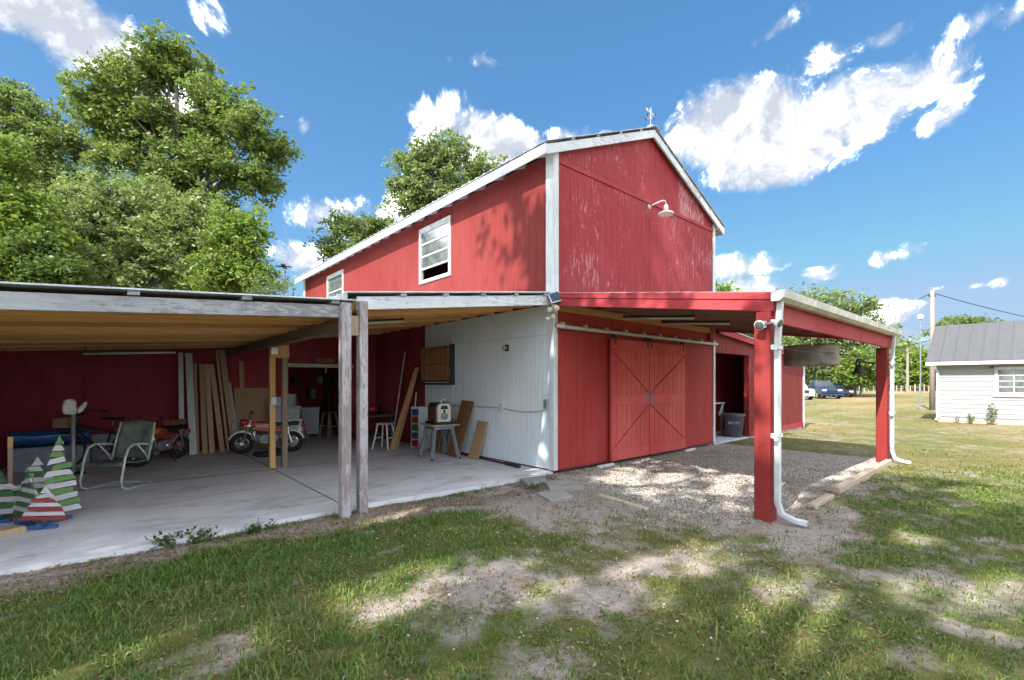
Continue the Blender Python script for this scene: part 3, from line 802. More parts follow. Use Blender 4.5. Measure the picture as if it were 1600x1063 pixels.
# sliding doors
def sliding_door(xi, xo, name_x):
    """xi: inner (meeting) edge, xo: outer edge"""
    d = MB(); a, b = min(xi, xo), max(xi, xo)
    y0, y1 = -.125, -.075
    d.box(a, b, -.098, y1, .03, 2.40)
    door = d.build('door', M['black'], barn)
    door.data.materials[0] = M['red_door']
    rails = ((2.17, 2.40), (1.115, 1.30), (.03, .245))
    for (z0, z1) in rails: B(a+.001, b-.001, y0-.012, -.0985, z0, z1).build('rail', M['red_door_x'], door, bevel=.004)
    n = 8; wpl = (b-a)/n
    for half in (0, 1):
        z0, z1 = ((.247, 1.113) if half == 0 else (1.302, 2.168))
        def zd(x):
            t = (x-xi)/(xo-xi)                    # 0 at meeting edge, 1 at the outer edge
            return (1.32+t*.86) if half == 1 else (1.095-t*.86)
        for i in range(n):
            p, q = a+i*wpl+.0055, a+(i+1)*wpl-.0055
            g = .017
            lo = [(p, z0), (q, z0), (q, min(z1, max(z0, zd(q)-g))), (p, min(z1, max(z0, zd(p)-g)))]
            hi = [(p, min(z1, max(z0, zd(p)+g))), (q, min(z1, max(z0, zd(q)+g))), (q, z1), (p, z1)]
            for poly in (lo, hi):
                hts = (poly[3][1]-poly[0][1], poly[2][1]-poly[1][1])
                if max(hts) > .012:
                    if min(hts) < .002:
                        poly = [poly[0], poly[1], poly[2]] if hts[1] > hts[0] else [poly[0], poly[1], poly[3]]
                        if abs(poly[0][1]-poly[-1][1]) < 1e-4: poly = poly
                    MB().prism(poly, y0, -.0985, 'y').build('plank', M['red_door'], door)
    s = 1 if xo > xi else -1
    h = MB(); hx = xi+s*.06
    h.box(hx-.02, hx+.02, y0-.022, y0-.0125, 1.10, 1.32)
    h.tube([(hx, y0-.02, 1.13), (hx, y0-.06, 1.15), (hx, y0-.06, 1.27), (hx, y0-.02, 1.29)], .007, 6)
    h.build('handle', M['grey_metal'], door)
    for hx in (xi+s*.07, xo-s*.10):
        h = MB(); h.box(hx-.02, hx+.02, y0-.02, y0-.0125, 2.28, 2.46); h.box(hx-.02, hx+.02, y0-.02, -.06, 2.44, 2.46)
        h.lathe([(.035,-.012),(.035,.012)], 12, Matrix.Translation((hx, -.095, 2.47)) @ Matrix.Rotation(R(90), 4, 'X'))
        h.build('hanger', M['iron'], door)
    return door
sliding_door(2.775, 1.49, 'a'); sliding_door(2.79, 4.27, 'b')
trk = MB().tube([(-.03,-.095,2.53), (W+.02,-.095,2.53)], .036, 12).build('door_track', M['steel_pipe'], barn, smooth=True)
for i in range(10):
    x = .12+i*.62; B(x-.025, x+.025, -.13, -.036, 2.545, 2.60).build('track_bracket', M['steel_pipe'], trk)
for (x, a) in ((1.28, .0), (4.45, .0)):
    tag(MB().bar((x-.22,-.14,-.03),(x+.24,-.13,-.028), .075, .05).build('threshold_strip', M['white_trim_x'], bevel=.006),
        'white wooden strip on the gravel at the %s foot of the sliding doors' % ('left' if x < 2 else 'right'), 'wood strip', 'strips at the barn door')
B(W-.34, W-.06, -.10, -.036, 2.62, 2.94).build('vent_box', M['dark_red'], barn, bevel=.004)

# ------------------------------------------------------------------ attached carport on the left
lean = thing('carport', 'open timber carport with metal roof joined to the left side of the barn', 'carport', (0,0,0))
SI, SO = .127, .068
def zin(x): return 3.10+SI*x             # underside of inner roof sheet
def zout(x): return 2.545+SO*(x+3.6)      # underside of outer roof sheet
def lin_box(mb, f, xa, xb, y0, y1, off, th):
    za, zb = f(xa)+off, f(xb)+off
    return mb.add([(xa,y0,za),(xb,y0,zb),(xb,y1,zb),(xa,y1,za),(xa,y0,za+th),(xb,y0,zb+th),(xb,y1,zb+th),(xa,y1,za+th)],
           [(0,3,2,1),(4,5,6,7),(0,1,5,4),(1,2,6,5),(2,3,7,6),(3,0,4,7)])
for f, xa, xb, yend in ((zin, -3.70, -.05, 11.2), (zout, -7.95, -3.58, 7.3)):
    y = -.14; i = 0
    while y < yend:
        mb = MB(); y1 = min(y+.93, yend)
        lin_box(mb, f, xa, xb, y, y1-.012, .003*(i % 2), .010)
        for k in range(4): lin_box(mb, f, xa, xb, y+.1+k*.23, y+.13+k*.23, .010+.003*(i % 2), .02)
        mb.build('roof_sheet', M['galv'], lean); y += .918; i += 1
    xq = xb-.25
    while xq > xa+.1:
        mb = MB(); lin_box(mb, f, xq-.045, xq+.045, -.115, min(yend, 7.1)-.02, -.042, .040); mb.build('purlin', M['weathered_x'] if True else None, lean); xq -= .66 if f is zin else .93
    i = 0
    for yr in ([.0, .42] + [.42+.56*(k+1) for k in range(11)]):
        mb = MB(); lin_box(mb, f, xa+.1, (xb-.02 if f is zin else xb+.0), yr+.02, yr+.06, -.187, .143)
        mb.build('rafter', M['pine_x'], lean)
    # ceiling boarding lying on the rafters between the purlins
    y = .02
    while y < 6.95:
        mb = MB(); lin_box(mb, f, xa+.12, xb-.03, y, min(y+.275, 6.98), -.060 - .0, .014); mb.build('ceiling_board', M['pine_x'], lean); y += .28
lin_box(MB(), zin, -3.56, -.06, -.085, -.045, -.205, .165).build('fascia', M['white_trim_x'], lean, bevel=.005)
lin_box(MB(), zout, -7.9, -3.72, -.085, -.045, -.205, .15).build('fascia', M['weathered_x'], lean, bevel=.005)
B(-3.735, -3.69, -.12, 7.1, 2.535, 2.625).build('flashing', M['galv_dull'], lean)
B(-3.72, -3.60, -.03, 7.0, 2.19, 2.335).build('beam', M['old_wood_y'], lean, bevel=.005)
B(-3.50, -3.41, -.03, 7.0, 2.30, 2.445).build('beam', M['old_wood_y'], lean, bevel=.005)
def post(x, y, w, z1, m, tilt=0.0, dx=0.0):
    mb = MB(); mb.bar((x,y,-.08), (x+dx,y+tilt,z1), w, w); return mb.build('post', m, lean, bevel=.008)
post(-3.735, -.15, .115, 2.50, M['weathered_post'], .02, .01); post(-3.50, -.10, .108, 2.55, M['weathered_post'])
B(-3.68, -3.555, -.13, -.09, 2.12, 2.36).build('block', M['old_wood_z'], lean, bevel=.004)
post(-3.60, 3.62, .095, 2.19, M['pine_z']); post(-3.40, 3.58, .095, 2.30, M['old_wood_z'])
B(-3.66, -3.34, 3.50, 3.545, 2.0, 2.24).build('block', M['pine_x'], lean, bevel=.004)
# back wall with doorway, and the end wall
def zback(u): return (zin(u) if u > -3.66 else zout(u))-.19
DX0, DX1, DZ = -2.40, -.76, 1.965
lw = MB(); lw.prism([(-7.45,0),(-3.66,0),(-3.66,zout(-3.66)-.002),(-7.45,zout(-7.45)-.002)], 7.02, 7.1, 'y'); lw.prism([(-3.659,0),(DX0,0),(DX0,zin(DX0)-.002),(-3.659,zin(-3.659)-.002)], 7.02, 7.1, 'y'); lw.prism([(DX0,DZ),(DX1,DZ),(DX1,zin(DX1)-.002),(DX0,zin(DX0)-.002)], 7.02, 7.1, 'y'); lw.prism([(DX1,0),(-.02,0),(-.02,zin(-.02)-.002),(DX1,zin(DX1)-.002)], 7.02, 7.1, 'y')
lw.build('wall_frame', M['dark_red'], lean)
for a, b in split(-7.44, -3.68): siding(lean, 'x', 7.015, a, b, .02, zback, M['dark_red'])
siding(lean, 'x', 7.015, -3.66, DX0, .02, zback, M['dark_red'])
siding(lean, 'x', 7.015, DX0, DX1, DZ+.02, zback, M['dark_red'])
siding(lean, 'x', 7.015, DX1, -.04, .02, zback, M['dark_red'])
B(DX0-.08, DX1+.04, 6.93, 6.998, DZ-.02, DZ+.075).build('door_header', M['cream'], lean, bevel=.004)
B(DX0-.06, DX0, 6.95, 6.998, .0, DZ-.021).build('door_jamb', M['dark_red'], lean); B(DX1, DX1+.06, 6.95, 6.998, 0, DZ-.021).build('door_jamb', M['dark_red'], lean)
B(-1.48, -1.46, 6.94, 6.96, 1.80, 1.942).build('pull_cord', M['white_paint'], lean)
rm = MB(); rm.box(-3.6, -3.5, 7.12, 11.0, 0, 2.6); rm.box(-3.6, -.02, 11.0, 11.1, 0, 2.7); rm.box(-3.6, -.05, 7.12, 11.0, 2.44, 2.48)
rm.build('storeroom_wall', M['dark_red'], lean)
# corrugated end wall with girts
mb = MB(); k = 60
for i in range(k):
    y0 = .4+6.6*i/k; y1 = .4+6.6*(i+1)/k; d0 = .018*(i % 2); d1 = .018*((i+1) % 2)
    mb.add([(-7.5+d0,y0,0),(-7.5+d1,y1,0),(-7.5+d1,y1,2.15),(-7.5+d0,y0,2.15)], [(0,1,2,3)])
    mb.add([(-7.51+d0,y0,0),(-7.51+d1,y1,0),(-7.51+d1,y1,2.15),(-7.51+d0,y0,2.15)], [(0,1,2,3)])
mb.build('end_wall', M['grey_metal'], lean)
for z in (1.15, .35, 2.0): B(-7.478, -7.40, .35, 6.99, z, z+.12).build('girt', M['old_wood_y'], lean)
for y in (.35, 3.6, 6.9): B(-7.479, -7.38, y, y+.1, -.02, 2.16).build('wall_post', M['old_wood_z'], lean)
tag(MB().prism([(-1.75,0),(-1.27,.02),(-1.27,.10),(-1.36,.13),(-1.5,.105),(-1.62,.13),(-1.75,.11)], 6.955, 6.988, 'y').build('wood_plaque', M['old_wood_x'], loc=(0,0,2.07)),
    'small weathered board hung above the dark doorway', 'plaque')

# fluorescent tube fixtures under the roofs
def tube_light(p0, p1, label):
    p0, p1 = Vector(p0), Vector(p1)
    t = thing('tube_light', label, 'light', p0, 0, 'tube lights under the roofs')
    d = p1-p0
    MB().bar((0,0,.03), tuple(d+Vector((0,0,.03))), .07, .035).build('housing', M['dark_metal'], t)
    MB().tube([(0,0,0), tuple(d)], .018, 8).build('tube', M['cream'], t, smooth=True)
    for q in (.02, .98):
        MB().tube([tuple(d*q+Vector((0,0,.045))), tuple(d*q+Vector((0,0,.12)))], .006, 6).build('hanger', M['dark_metal'], t)
tube_light((-6.16, 4.68, 2.02), (-4.94, 4.6, 2.09), 'grey tube light under the left pine ceiling')
tube_light((-3.30, 1.3, 2.42), (-2.2, 1.3, 2.56), 'pale tube light under the ceiling next to the weathered posts')
tube_light((1.0, -.75, 2.68), (1.0, -2.05, 2.55), 'left one of two tube lights under the red carport roof')
tube_light((2.0, -.9, 2.66), (2.0, -2.15, 2.54), 'right one of two tube lights under the red carport roof')

# ------------------------------------------------------------------ red carport on the right
can = thing('red_carport', 'red painted carport with white gutter on two square posts before the barn doors', 'carport')
def zc(y): return 3.09+.142*y            # underside of roof sheet
def y_box(mb, x0, x1, ya, yb, off, th):
    za, zb = zc(ya)+off, zc(yb)+off
    return mb.add([(x0,ya,za),(x1,ya,za),(x1,yb,zb),(x0,yb,zb),(x0,ya,za+th),(x1,ya,za+th),(x1,yb,zb+th),(x0,yb,zb+th)],
           [(0,1,2,3),(7,6,5,4),(0,4,5,1),(1,5,6,2),(2,6,7,3),(3,7,4,0)])
CX0, CX1 = -.12, 6.12
i = 0; x = CX0
while x < CX1-.05:
    x1 = min(x+.93, CX1); mb = MB(); y_box(mb, x, x1-.01, -3.66, -.05, .002*(i % 2), .010)
    for k in range(4): 
        if x+.13+k*.23 < x1: y_box(mb, x+.1+k*.23, x+.13+k*.23, -3.66, -.05, .010+.002*(i % 2), .018)
    mb.build('roof_sheet', M['roof_brown'], can); x += .92; i += 1
for k in range(9):
    x = .55+k*.66; y_box(MB(), x, x+.04, -3.5, -.10, -.16, .155).build('rafter', M['canopy_wood'], can)
for y in (-.6, -1.3, -2.0, -2.7, -3.35):
    y_box(MB(), CX0+.05, CX1-.05, y-.045, y+.0, -.025, .022).build('purlin', M['canopy_wood'], can)
y_box(MB(), CX0, CX0+.045, -3.60, -.055, -.215, .212).build('front_beam', M['red_trim_y'], can, bevel=.005)
y_box(MB(), CX0-.014, CX0-.001, -3.60, -.06, -.08, .085).build('drip_board', M['red_trim_y'], can, bevel=.003)
y_box(MB(), CX1-.045, CX1, -3.60, -.055, -.215, .212).build('rear_beam', M['red_trim_y'], can, bevel=.005)
B(CX0+.05, CX1-.05, -3.58, -3.53, 2.245, 2.56).build('header', M['red_trim_x'], can, bevel=.005)
B(.02, W-.02, -.082, -.042, 2.80, 2.92).build('ledger', M['pine_x'], can, bevel=.004)
for (x, lab) in ((-.13, None), (5.82, None)):
    p = B(x, x+.20, -3.56, -3.38, -.12, 2.245).build('post', M['red_trim_z'], can, bevel=.008)
B(-.115, .06, -3.562, -3.40, 2.247, 2.38).build('post_cap', M['red_trim_x'], can)
# gutter
gp = [(-3.60,2.575),(-3.60,2.47),(-3.68,2.465),(-3.735,2.50),(-3.745,2.585),(-3.735,2.585),(-3.725,2.51),(-3.675,2.478),(-3.612,2.482),(-3.612,2.575)]
gut = MB().prism(gp, -.22, 6.2, 'x').build('gutter', M['gutter'], can)
for x in (-.222, 6.202): MB().prism([(-3.60,2.575),(-3.60,2.47),(-3.68,2.465),(-3.735,2.50),(-3.745,2.585)], x-.004, x+.004, 'x').build('end_cap', M['white_paint'], gut)
for x, ang in ((-.09, -1), (5.92, -1)):
    # rectangular downspout built as a swept box
    pts = [(x,-3.655,2.48),(x,-3.64,2.30),(x,-3.625,2.0),(x,-3.625,.18),(x+.02,-3.66,.05),(x+.05,-3.78,-.005),(x+.08,-3.90,-.02)]
    mb = MB(); o = 0
    for i, p in enumerate(pts):
        a = Vector(pts[max(i-1,0)]); b = Vector(pts[min(i+1,len(pts)-1)]); d = (b-a).normalized()
        sx = Vector((.036,0,0)); sy = d.cross(Vector((1,0,0))).normalized()*.028
        mb.v += [tuple(Vector(p)+sx*s1+sy*s2) for s1, s2 in ((-1,-1),(1,-1),(1,1),(-1,1))]
    for i in range(len(pts)-1):
        for j in range(4): mb.f.append((i*4+j, i*4+(j+1)%4, i*4+4+(j+1)%4, i*4+4+j))
    ds = mb.build('downspout', M['white_paint'], can, bevel=.006)
    for z in (1.95, 0.95):
        st = MB(); st.box(x-.12, x+.048, -3.664, -3.660, z-.022, z+.022); st.box(x-.049, x-.045, -3.662, -3.58, z-.022, z+.022); st.box(x+.044, x+.048, -3.662, -3.58, z-.022, z+.022)
        st.prism([(-3.664,z-.035),(-3.664,z+.035),(-3.60,z+.025),(-3.60,z-.025)], x-.135, x-.128, 'x')
        st.build('strap', M['white_paint'], ds)

# floodlights on the front post
fl = thing('floodlight', 'pair of round white floodlights on top of the front red post', 'light', (-.14, -3.56, 2.22)); fl.scale = (.68,.68,.68)
MB().box(-.03, .0, .05, .13, -.06, .06).build('base_plate', M['white_paint'], fl, bevel=.004)
for (c, ax) in (((-.12, .10, 0), Vector((-.9, .05, -.35))), ((-.10, -.14, .01), Vector((-.15, -.85, -.35)))):
    q = ax.normalized().to_track_quat('Z', 'Y').to_matrix().to_4x4()
    Mx = Matrix.Translation(c) @ q
    hd = MB().lathe([(.018,-.10),(.028,-.085),(.03,-.05),(.072,.02),(.083,.05),(.084,.062),(.075,.064)], 18, Mx).build('lamp_head', M['lamp_white'], fl, smooth=True)
    MB().lathe([(.074,.0655),(.05,.072),(.01,.074)], 18, Mx).build('lens', M['glass'], hd, smooth=True)
    MB().tube([(-.02, .08, 0), ((c[0]-.02)/2, (c[1]+.08)/2, .01), tuple(Mx @ Vector((0,0,-.09)))], .016, 8).build('arm', M['white_paint'], fl, smooth=True)

# cut drum hanging under the roof
dr = thing('hanging_drum', 'dull metal drum ring hanging under the red carport roof', 'drum', (3.25, -2.98, 1.84))
mb = MB(); n = 28; prof = [(.40, 0), (.41, .02), (.405, .04), (.405, .30), (.41, .32), (.40, .34), (.392, .34), (.392, .0)]
mb.lathe(prof, n, cap=False); mb.build('drum_shell', M['rusty_drum'], dr, smooth=True)
MB().lathe([(.40,.004),(.02,.006)], n, cap=True).build('drum_bottom', M['rusty_drum'], dr)
for a in (0.3, 2.4, 4.5):
    MB().tube([(.398*math.cos(a), .398*math.sin(a), .33), (.12*math.cos(a), .12*math.sin(a), .60)], .004, 5).build('chain', M['iron'], dr)
MB().tube([(0,0,.595),(0,0,.72)], .008, 6).build('hook', M['iron'], dr); MB().torus(.12, .006, 16, 6, Matrix.Translation((0,0,.60))).build('ring', M['iron'], dr)
tag(MB().tube([(-.03,-3.375,2.02), (1.5,-3.36,2.0), (3.0,-3.36,2.03), (5.82,-3.375,2.05)], .006, 6).build('wire', M['iron']), 'thin dark wire strung between the two red posts', 'wire')
# dinner bell on the rear post
bl = thing('dinner_bell', 'black cast iron dinner bell on a bracket at the rear red post', 'bell', (5.40, -3.20, 1.72))
MB().lathe([(.13,.0),(.125,.02),(.09,.07),(.07,.13),(.05,.17),(.015,.185)], 18).build('bell_body', M['iron'], bl, smooth=True)
MB().tube([(-.24,0,.15),(-.20,0,.24),(-.08,0,.285),(.08,0,.285),(.22,0,.25),(.42,-.16,.22)], [.014,.022,.025,.025,.02,.02], 8).build('yoke', M['iron'], bl, smooth=True)
MB().tube([(0,0,.18),(0,0,.27)], .02, 8).build('hanger', M['iron'], bl)
MB().tube([(.40,-.18,.24),(.30,-.1,.12),(.22,-.02,.06),(.28,-.08,.0)], .014, 6).build('bracket', M['iron'], bl, smooth=True)
MB().tube([(0,0,.10),(0,0,-.02)], .008, 6).ball((0,0,-.025), .02).build('clapper', M['iron'], bl)

# gooseneck lamp on the gable
gl = thing('gooseneck_lamp', 'white enamel gooseneck barn lamp high on the red gable', 'lamp', (2.93, -.02, 5.33))
MB().lathe([(.05,0),(.05,.015),(.03,.03)], 12, Matrix.Rotation(R(90), 4, 'X')).build('wall_plate', M['white_paint'], gl)
MB().tube([(0,0,0),(.01,-.15,.03),(.02,-.30,.05),(.02,-.37,.03),(.02,-.39,-.03),(.02,-.39,-.08)], .014, 8).build('arm', M['white_paint'], gl, smooth=True)
MB().lathe([(.03,-.06),(.045,-.08),(.05,-.17),(.09,-.20),(.155,-.235),(.165,-.26),(.16,-.265),(.10,-.235),(.04,-.2)], 22, Matrix.Translation((.02,-.39,0))).build('shade', M['lamp_white'], gl, smooth=True)
tag(MB().tube([(2.95,-.022,5.08),(2.955,-.024,4.4),(2.95,-.022,3.2)], .004, 5).build('lamp_wire', M['red_trim_z']), 'thin painted cable running down the gable below the lamp', 'cable')

# weathervane on the ridge
wv = thing('weathervane', 'small pale weathervane standing on the barn ridge', 'weathervane', (W/2, -.05, 7.0)); wv.scale = (.72,.72,.72)
MB().box(-.09,.09,-.08,.08,.0,.10).build('base', M['galv'], wv, bevel=.01)
MB().tube([(0,0,.08),(0,0,.62)], .012, 8).build('rod', M['galv'], wv)
MB().tube([(-.15,0,.36),(.15,0,.36)], .008, 6).tube([(0,-.15,.36),(0,.15,.36)], .008, 6).build('direction_arms', M['galv'], wv)
for (dx, dy, k) in ((.16,0,0),(-.16,0,1),(0,.16,2),(0,-.16,3)): MB().box(dx-.025,dx+.025,dy-.006,dy+.006,.33,.395).build('direction_letter', M['dark_metal'], wv)
MB().ball((0,0,.30), .04).build('globe', M['white_paint'], wv, smooth=True)
a_ = MB().prism([(-.20,.47),(.14,.47),(.14,.44),(.22,.485),(.14,.53),(.14,.50),(-.12,.50),(-.17,.56),(-.22,.56)], -.006, .006, 'y')
a_.prism([(-.05,.50),(.05,.50),(.07,.58),(.02,.60),(.05,.68),(.0,.66),(-.03,.60),(-.07,.59)], -.006, .006, 'y').build('arrow', M['galv'], wv)
# solar floodlight at the corner
sl = thing('solar_lamp', 'small solar panel with cream floodlight heads on the barn corner', 'lamp', (-.13, -.16, 2.60))
q = Vector((-.55,-.65,.42)).normalized().to_track_quat('Z', 'Y').to_matrix().to_4x4()
Mx = Matrix.Translation((-.05,-.05,.39)) @ q @ Matrix.Rotation(R(18), 4, 'Z')
o = MB().box(-.105,.105,-.105,.105,-.012,.006).build('panel_frame', M['white_paint'], sl, bevel=.004); o.matrix_local = Mx
o2 = MB().box(-.085,.085,-.085,.085,.0065,.009).build('solar_cell', plain('solar_cell', (.015,.06,.10), .15, 0, .2), o)
MB().tube([(-.04,-.03,.37),(.0,.0,.30)], .012, 6).build('stem', M['dark_metal'], sl)
MB().box(-.05,.03,-.03,.05,.13,.28).build('lamp_base', M['cream'], sl, bevel=.012, seg=2)
for (c, ax) in (((-.14,-.02,.17), (-1,-.3,-.2)), ((-.11,-.06,.06), (-.7,-.6,-.5)), ((-.08,-.10,.20), (-.3,-.9,-.3)), ((-.15,.02,.02), (-1,.1,-.6))):
    Mx = Matrix.Translation(c) @ Vector(ax).normalized().to_track_quat('Z', 'Y').to_matrix().to_4x4()
    MB().lathe([(.018,-.05),(.03,-.03),(.04,.02),(.045,.045),(.03,.05)], 12, Mx).build('lamp_head', M['cream'], sl, smooth=True)

# conduits, boxes and cables on the white wall
def wtag(o, l, c): return tag(o, l, c)
wtag(MB().tube([(-.022,3.14,2.85),(-.026,3.13,2.6),(-.03,3.03,2.40)], .012, 6).build('cable', M['tote_light'], smooth=True), 'white cable hanging down the wall above the slatted rack', 'cable')
wtag(MB().tube([(-.024,3.10,1.55),(-.024,3.10,1.10)], .010, 6).build('conduit', M['tote_light']), 'thin white vertical conduit under the slatted rack', 'conduit')
wtag(MB().tube([(-.026,3.2,1.03),(-.026,1.44,1.055)], .012, 8).build('conduit', M['conduit']), 'grey horizontal conduit along the white wall', 'conduit')
bx = thing('outlet_box', 'grey outlet box in the middle of the white wall', 'outlet box', (-.018,1.40,1.06))
MB().box(-.045,0,-.04,.04,-.07,.07).build('box', M['conduit'], bx, bevel=.004); MB().box(-.052,-.0452,-.033,.033,-.06,.06).build('cover', M['tote_light'], bx, bevel=.003)
pts = [(-.024, 1.35-.02-1.12*i/16, 1.045-.04*math.sin(i*.2)+(.006 if i % 2 else -.006)) for i in range(17)]
wtag(MB().tube(pts, .009, 6).build('cable', M['cord'], smooth=True), 'tan cable running along the white wall to the corner box', 'cable')
bx = thing('switch_box', 'grey weatherproof switch box beside the white barn corner', 'switch box', (-.018,.14,1.17))
MB().box(-.05,0,-.05,.05,-.09,.09).build('box', M['conduit'], bx, bevel=.004); MB().box(-.06,-.0505,-.035,.035,-.06,.06).build('cover', M['grey_metal'], bx, bevel=.003)
bx = thing('wall_socket', 'dark lamp socket high on the white wall', 'lamp socket', (-.018,1.22,2.22))
MB().box(-.03,0,-.05,.05,-.06,.06).build('plate', M['dark_metal'], bx, bevel=.004); MB().lathe([(.035,0),(.03,.05),(.038,.06),(.036,.08)], 12, Matrix.Translation((-.03,0,0)) @ Matrix.Rotation(R(-90), 4, 'Y')).build('socket', M['tote'], bx, smooth=True)
# black pipe on the floor by the wall
pp = thing('black_pipe', 'long black pipe with thick end lying along the white wall', 'pipe', (-.22,.62,.03))
MB().tube([(0,.35,.0),(.05,2.1,.0)], .018, 8).build('pipe', M['black'], pp); MB().tube([(-.02,0,.005),(0,.42,.005)], .034, 10).build('thick_end', M['iron'], pp)

# ------------------------------------------------------------------ shed on the right of the barn
shed = thing('shed', 'low red lean-to shed with open doorway on the right of the barn', 'shed', (0,0,0))
def zs(x): return 2.97-.084*(x-5.9)
SX0, SX1, OX1 = 5.965, 12.66, 8.15
cb = MB(); cb.prism([(OX1,-.02),(SX1-.02,-.02),(SX1-.02,zs(SX1)-.05),(OX1,zs(OX1)-.05)], .003, .09, 'y')
cb.prism([(SX0,2.33),(OX1,2.33),(OX1,zs(OX1)-.05),(SX0,zs(SX0)-.05)], .003, .09, 'y')
cb.box(SX1-.09, SX1-.003, .092, 5.6, -.02, zs(SX1)-.002); cb.box(SX0, SX1-.1, 5.5, 5.6, -.02, 2.4)
cb.build('wall_frame', M['red_lower'], shed)
for a, b in split(OX1, SX1): siding(shed, 'x', 0, a, b, .0, lambda u: zs(u)-.03, M['red_side'])
siding(shed, 'x', 0, SX0, OX1, 2.33, lambda u: zs(u)-.03, M['red_side'])
def shed_slab(y0, y1, off, th, m, nm, xa=SX0, xb=SX1+.15):
    mb = MB(); mb.add([(xa,y0,zs(xa)+off),(xb,y0,zs(xb)+off),(xb,y1,zs(xb)+off),(xa,y1,zs(xa)+off),(xa,y0,zs(xa)+off+th),(xb,y0,zs(xb)+off+th),(xb,y1,zs(xb)+off+th),(xa,y1,zs(xa)+off+th)],
        [(0,3,2,1),(4,5,6,7),(0,1,5,4),(1,2,6,5),(2,3,7,6),(3,0,4,7)]); return mb.build(nm, m, shed)
shed_slab(-.16, 5.7, .0, .02, M['galv_dull'], 'roof')
shed_slab(-.14, -.10, -.15, .148, M['red_trim_x'], 'fascia')
B(SX1-.10, SX1+.02, -.044, -.018, -.02, zs(SX1)-.12).build('corner_board', M['white_trim'], shed)
B(SX1-.003, SX1+.021, -.0175, .10, -.02, zs(SX1)-.12).build('corner_board', M['white_trim'], shed)
B(OX1, SX1-.101, -.040, -.0175, .0, .16).build('base_board', M['red_trim_x'], shed)
B(OX1-.10, OX1-.002, -.03, .12, -.01, 2.33).build('door_jamb', M['red_trim_z'], shed); 
siding(shed, 'x', 1.3, SX0+.02, 11.5, 0, lambda u: zs(u)-.01, M['red_lower'])
MB().prism([(SX0+.02,0),(11.5,0),(11.5,zs(11.5)-.002),(SX0+.02,zs(SX0)-.004)], 1.305, 1.4, 'y').build('inner_wall', M['dark_red'], shed)
B(6.05, 6.35, 1.22, 1.282, .05, 1.9).build('inner_door', M['grey_metal'], shed)
wb = thing('counter', 'grey work counter inside the open red shed', 'counter', (6.0, .66, 0))
MB().box(0, 2.05, 0, .62, .92, .965).build('counter_top', M['light_board'], wb, bevel=.004)
for x, y in ((.05,.04),(1.95,.04),(.05,.54),(1.95,.54)): MB().box(x, x+.06, y, y+.06, 0, .92).build('leg', M['old_wood_z'], wb)
MB().bar((1.95,.02,.90),(1.70,.02,.60), .03, .05).build('brace', M['galv'], wb)
def text_part(s, size, m, parent, M4, name='lettering', ext=.002):
    c = bpy.data.curves.new(name, 'FONT'); c.body = s; c.size = size; c.extrude = ext; c.align_x = 'CENTER'; c.align_y = 'CENTER'
    t = bpy.data.objects.new(name, c); COL.objects.link(t)
    dg = bpy.context.evaluated_depsgraph_get(); me = bpy.data.meshes.new_from_object(t.evaluated_get(dg))
    bpy.data.objects.remove(t); bpy.data.curves.remove(c)
    me.materials.clear(); me.materials.append(m)
    o = bpy.data.objects.new(name, me); COL.objects.link(o); o.parent = parent; o.matrix_local = M4; return o
tb = thing('trash_can', 'dark grey round plastic trash can in the shed doorway', 'trash can', (7.80, .30, -.01))
body = MB().lathe([(.21,0),(.225,.01),(.275,.58),(.30,.60),(.30,.66),(.285,.66),(.27,.60),(.21,.03)], 24).build('bin_body', M['bin_grey'], tb, smooth=True)
for a in (R(200), R(20)): MB().tube([(.285*math.cos(a-.15),.285*math.sin(a-.15),.56),(.34*math.cos(a),.34*math.sin(a),.54),(.285*math.cos(a+.15),.285*math.sin(a+.15),.56)], .012, 6).build('handle', M['bin_grey'], tb)
MB().torus(.295, .012, 24, 6, Matrix.Translation((0,0,.655))).build('rim', M['bin_grey'], tb, smooth=True)
ca = math.atan2(CAMY-.42, CAMX-7.85)
Mt = Matrix.Rotation(ca, 4, 'Z') @ Matrix.Translation((.272,0,.41)) @ Matrix.Rotation(R(90), 4, 'Z') @ Matrix.Rotation(R(85), 4, 'X')
text_part('BRUTE', .105, M['white_paint'], tb, Mt, ext=.008)
#==SPLIT==
# ------------------------------------------------------------------ things under the carport
# small trail bikes; local x runs to the front, origin on the ground under the middle
def wheel(parent, x, mt, rim_m, r=.235):
    Mx = Matrix.Translation((x,0,r)) @ Matrix.Rotation(R(90), 4, 'X')
    t = MB().torus(r-.055, .055, 28, 10, Mx).build('wheel', M['rubber'], parent, smooth=True)
    rb = MB().lathe([(.128,-.035),(.14,-.03),(.14,.03),(.128,.035),(.122,.0)], 24, Mx, cap=False)
    rb.lathe([(.04,-.045),(.045,-.04),(.045,.04),(.04,.045)], 12, Mx)
    for k in range(5):
        a = 2*math.pi*k/5
        for s in (-.12, .12):
            p0 = Mx @ Vector((.04*math.cos(a), .04*math.sin(a), s*.25)); p1 = Mx @ Vector((.128*math.cos(a+s), .128*math.sin(a+s), 0)); rb.bar(p0, p1, .016, .012)
    rb.build('rim', rim_m, t, smooth=False)
    return t
def arc(cx, cz, r, a0, a1, n=8): return [(cx+r*math.cos(R(a0+(a1-a0)*i/n)), 0, cz+r*math.sin(R(a0+(a1-a0)*i/n))) for i in range(n+1)]
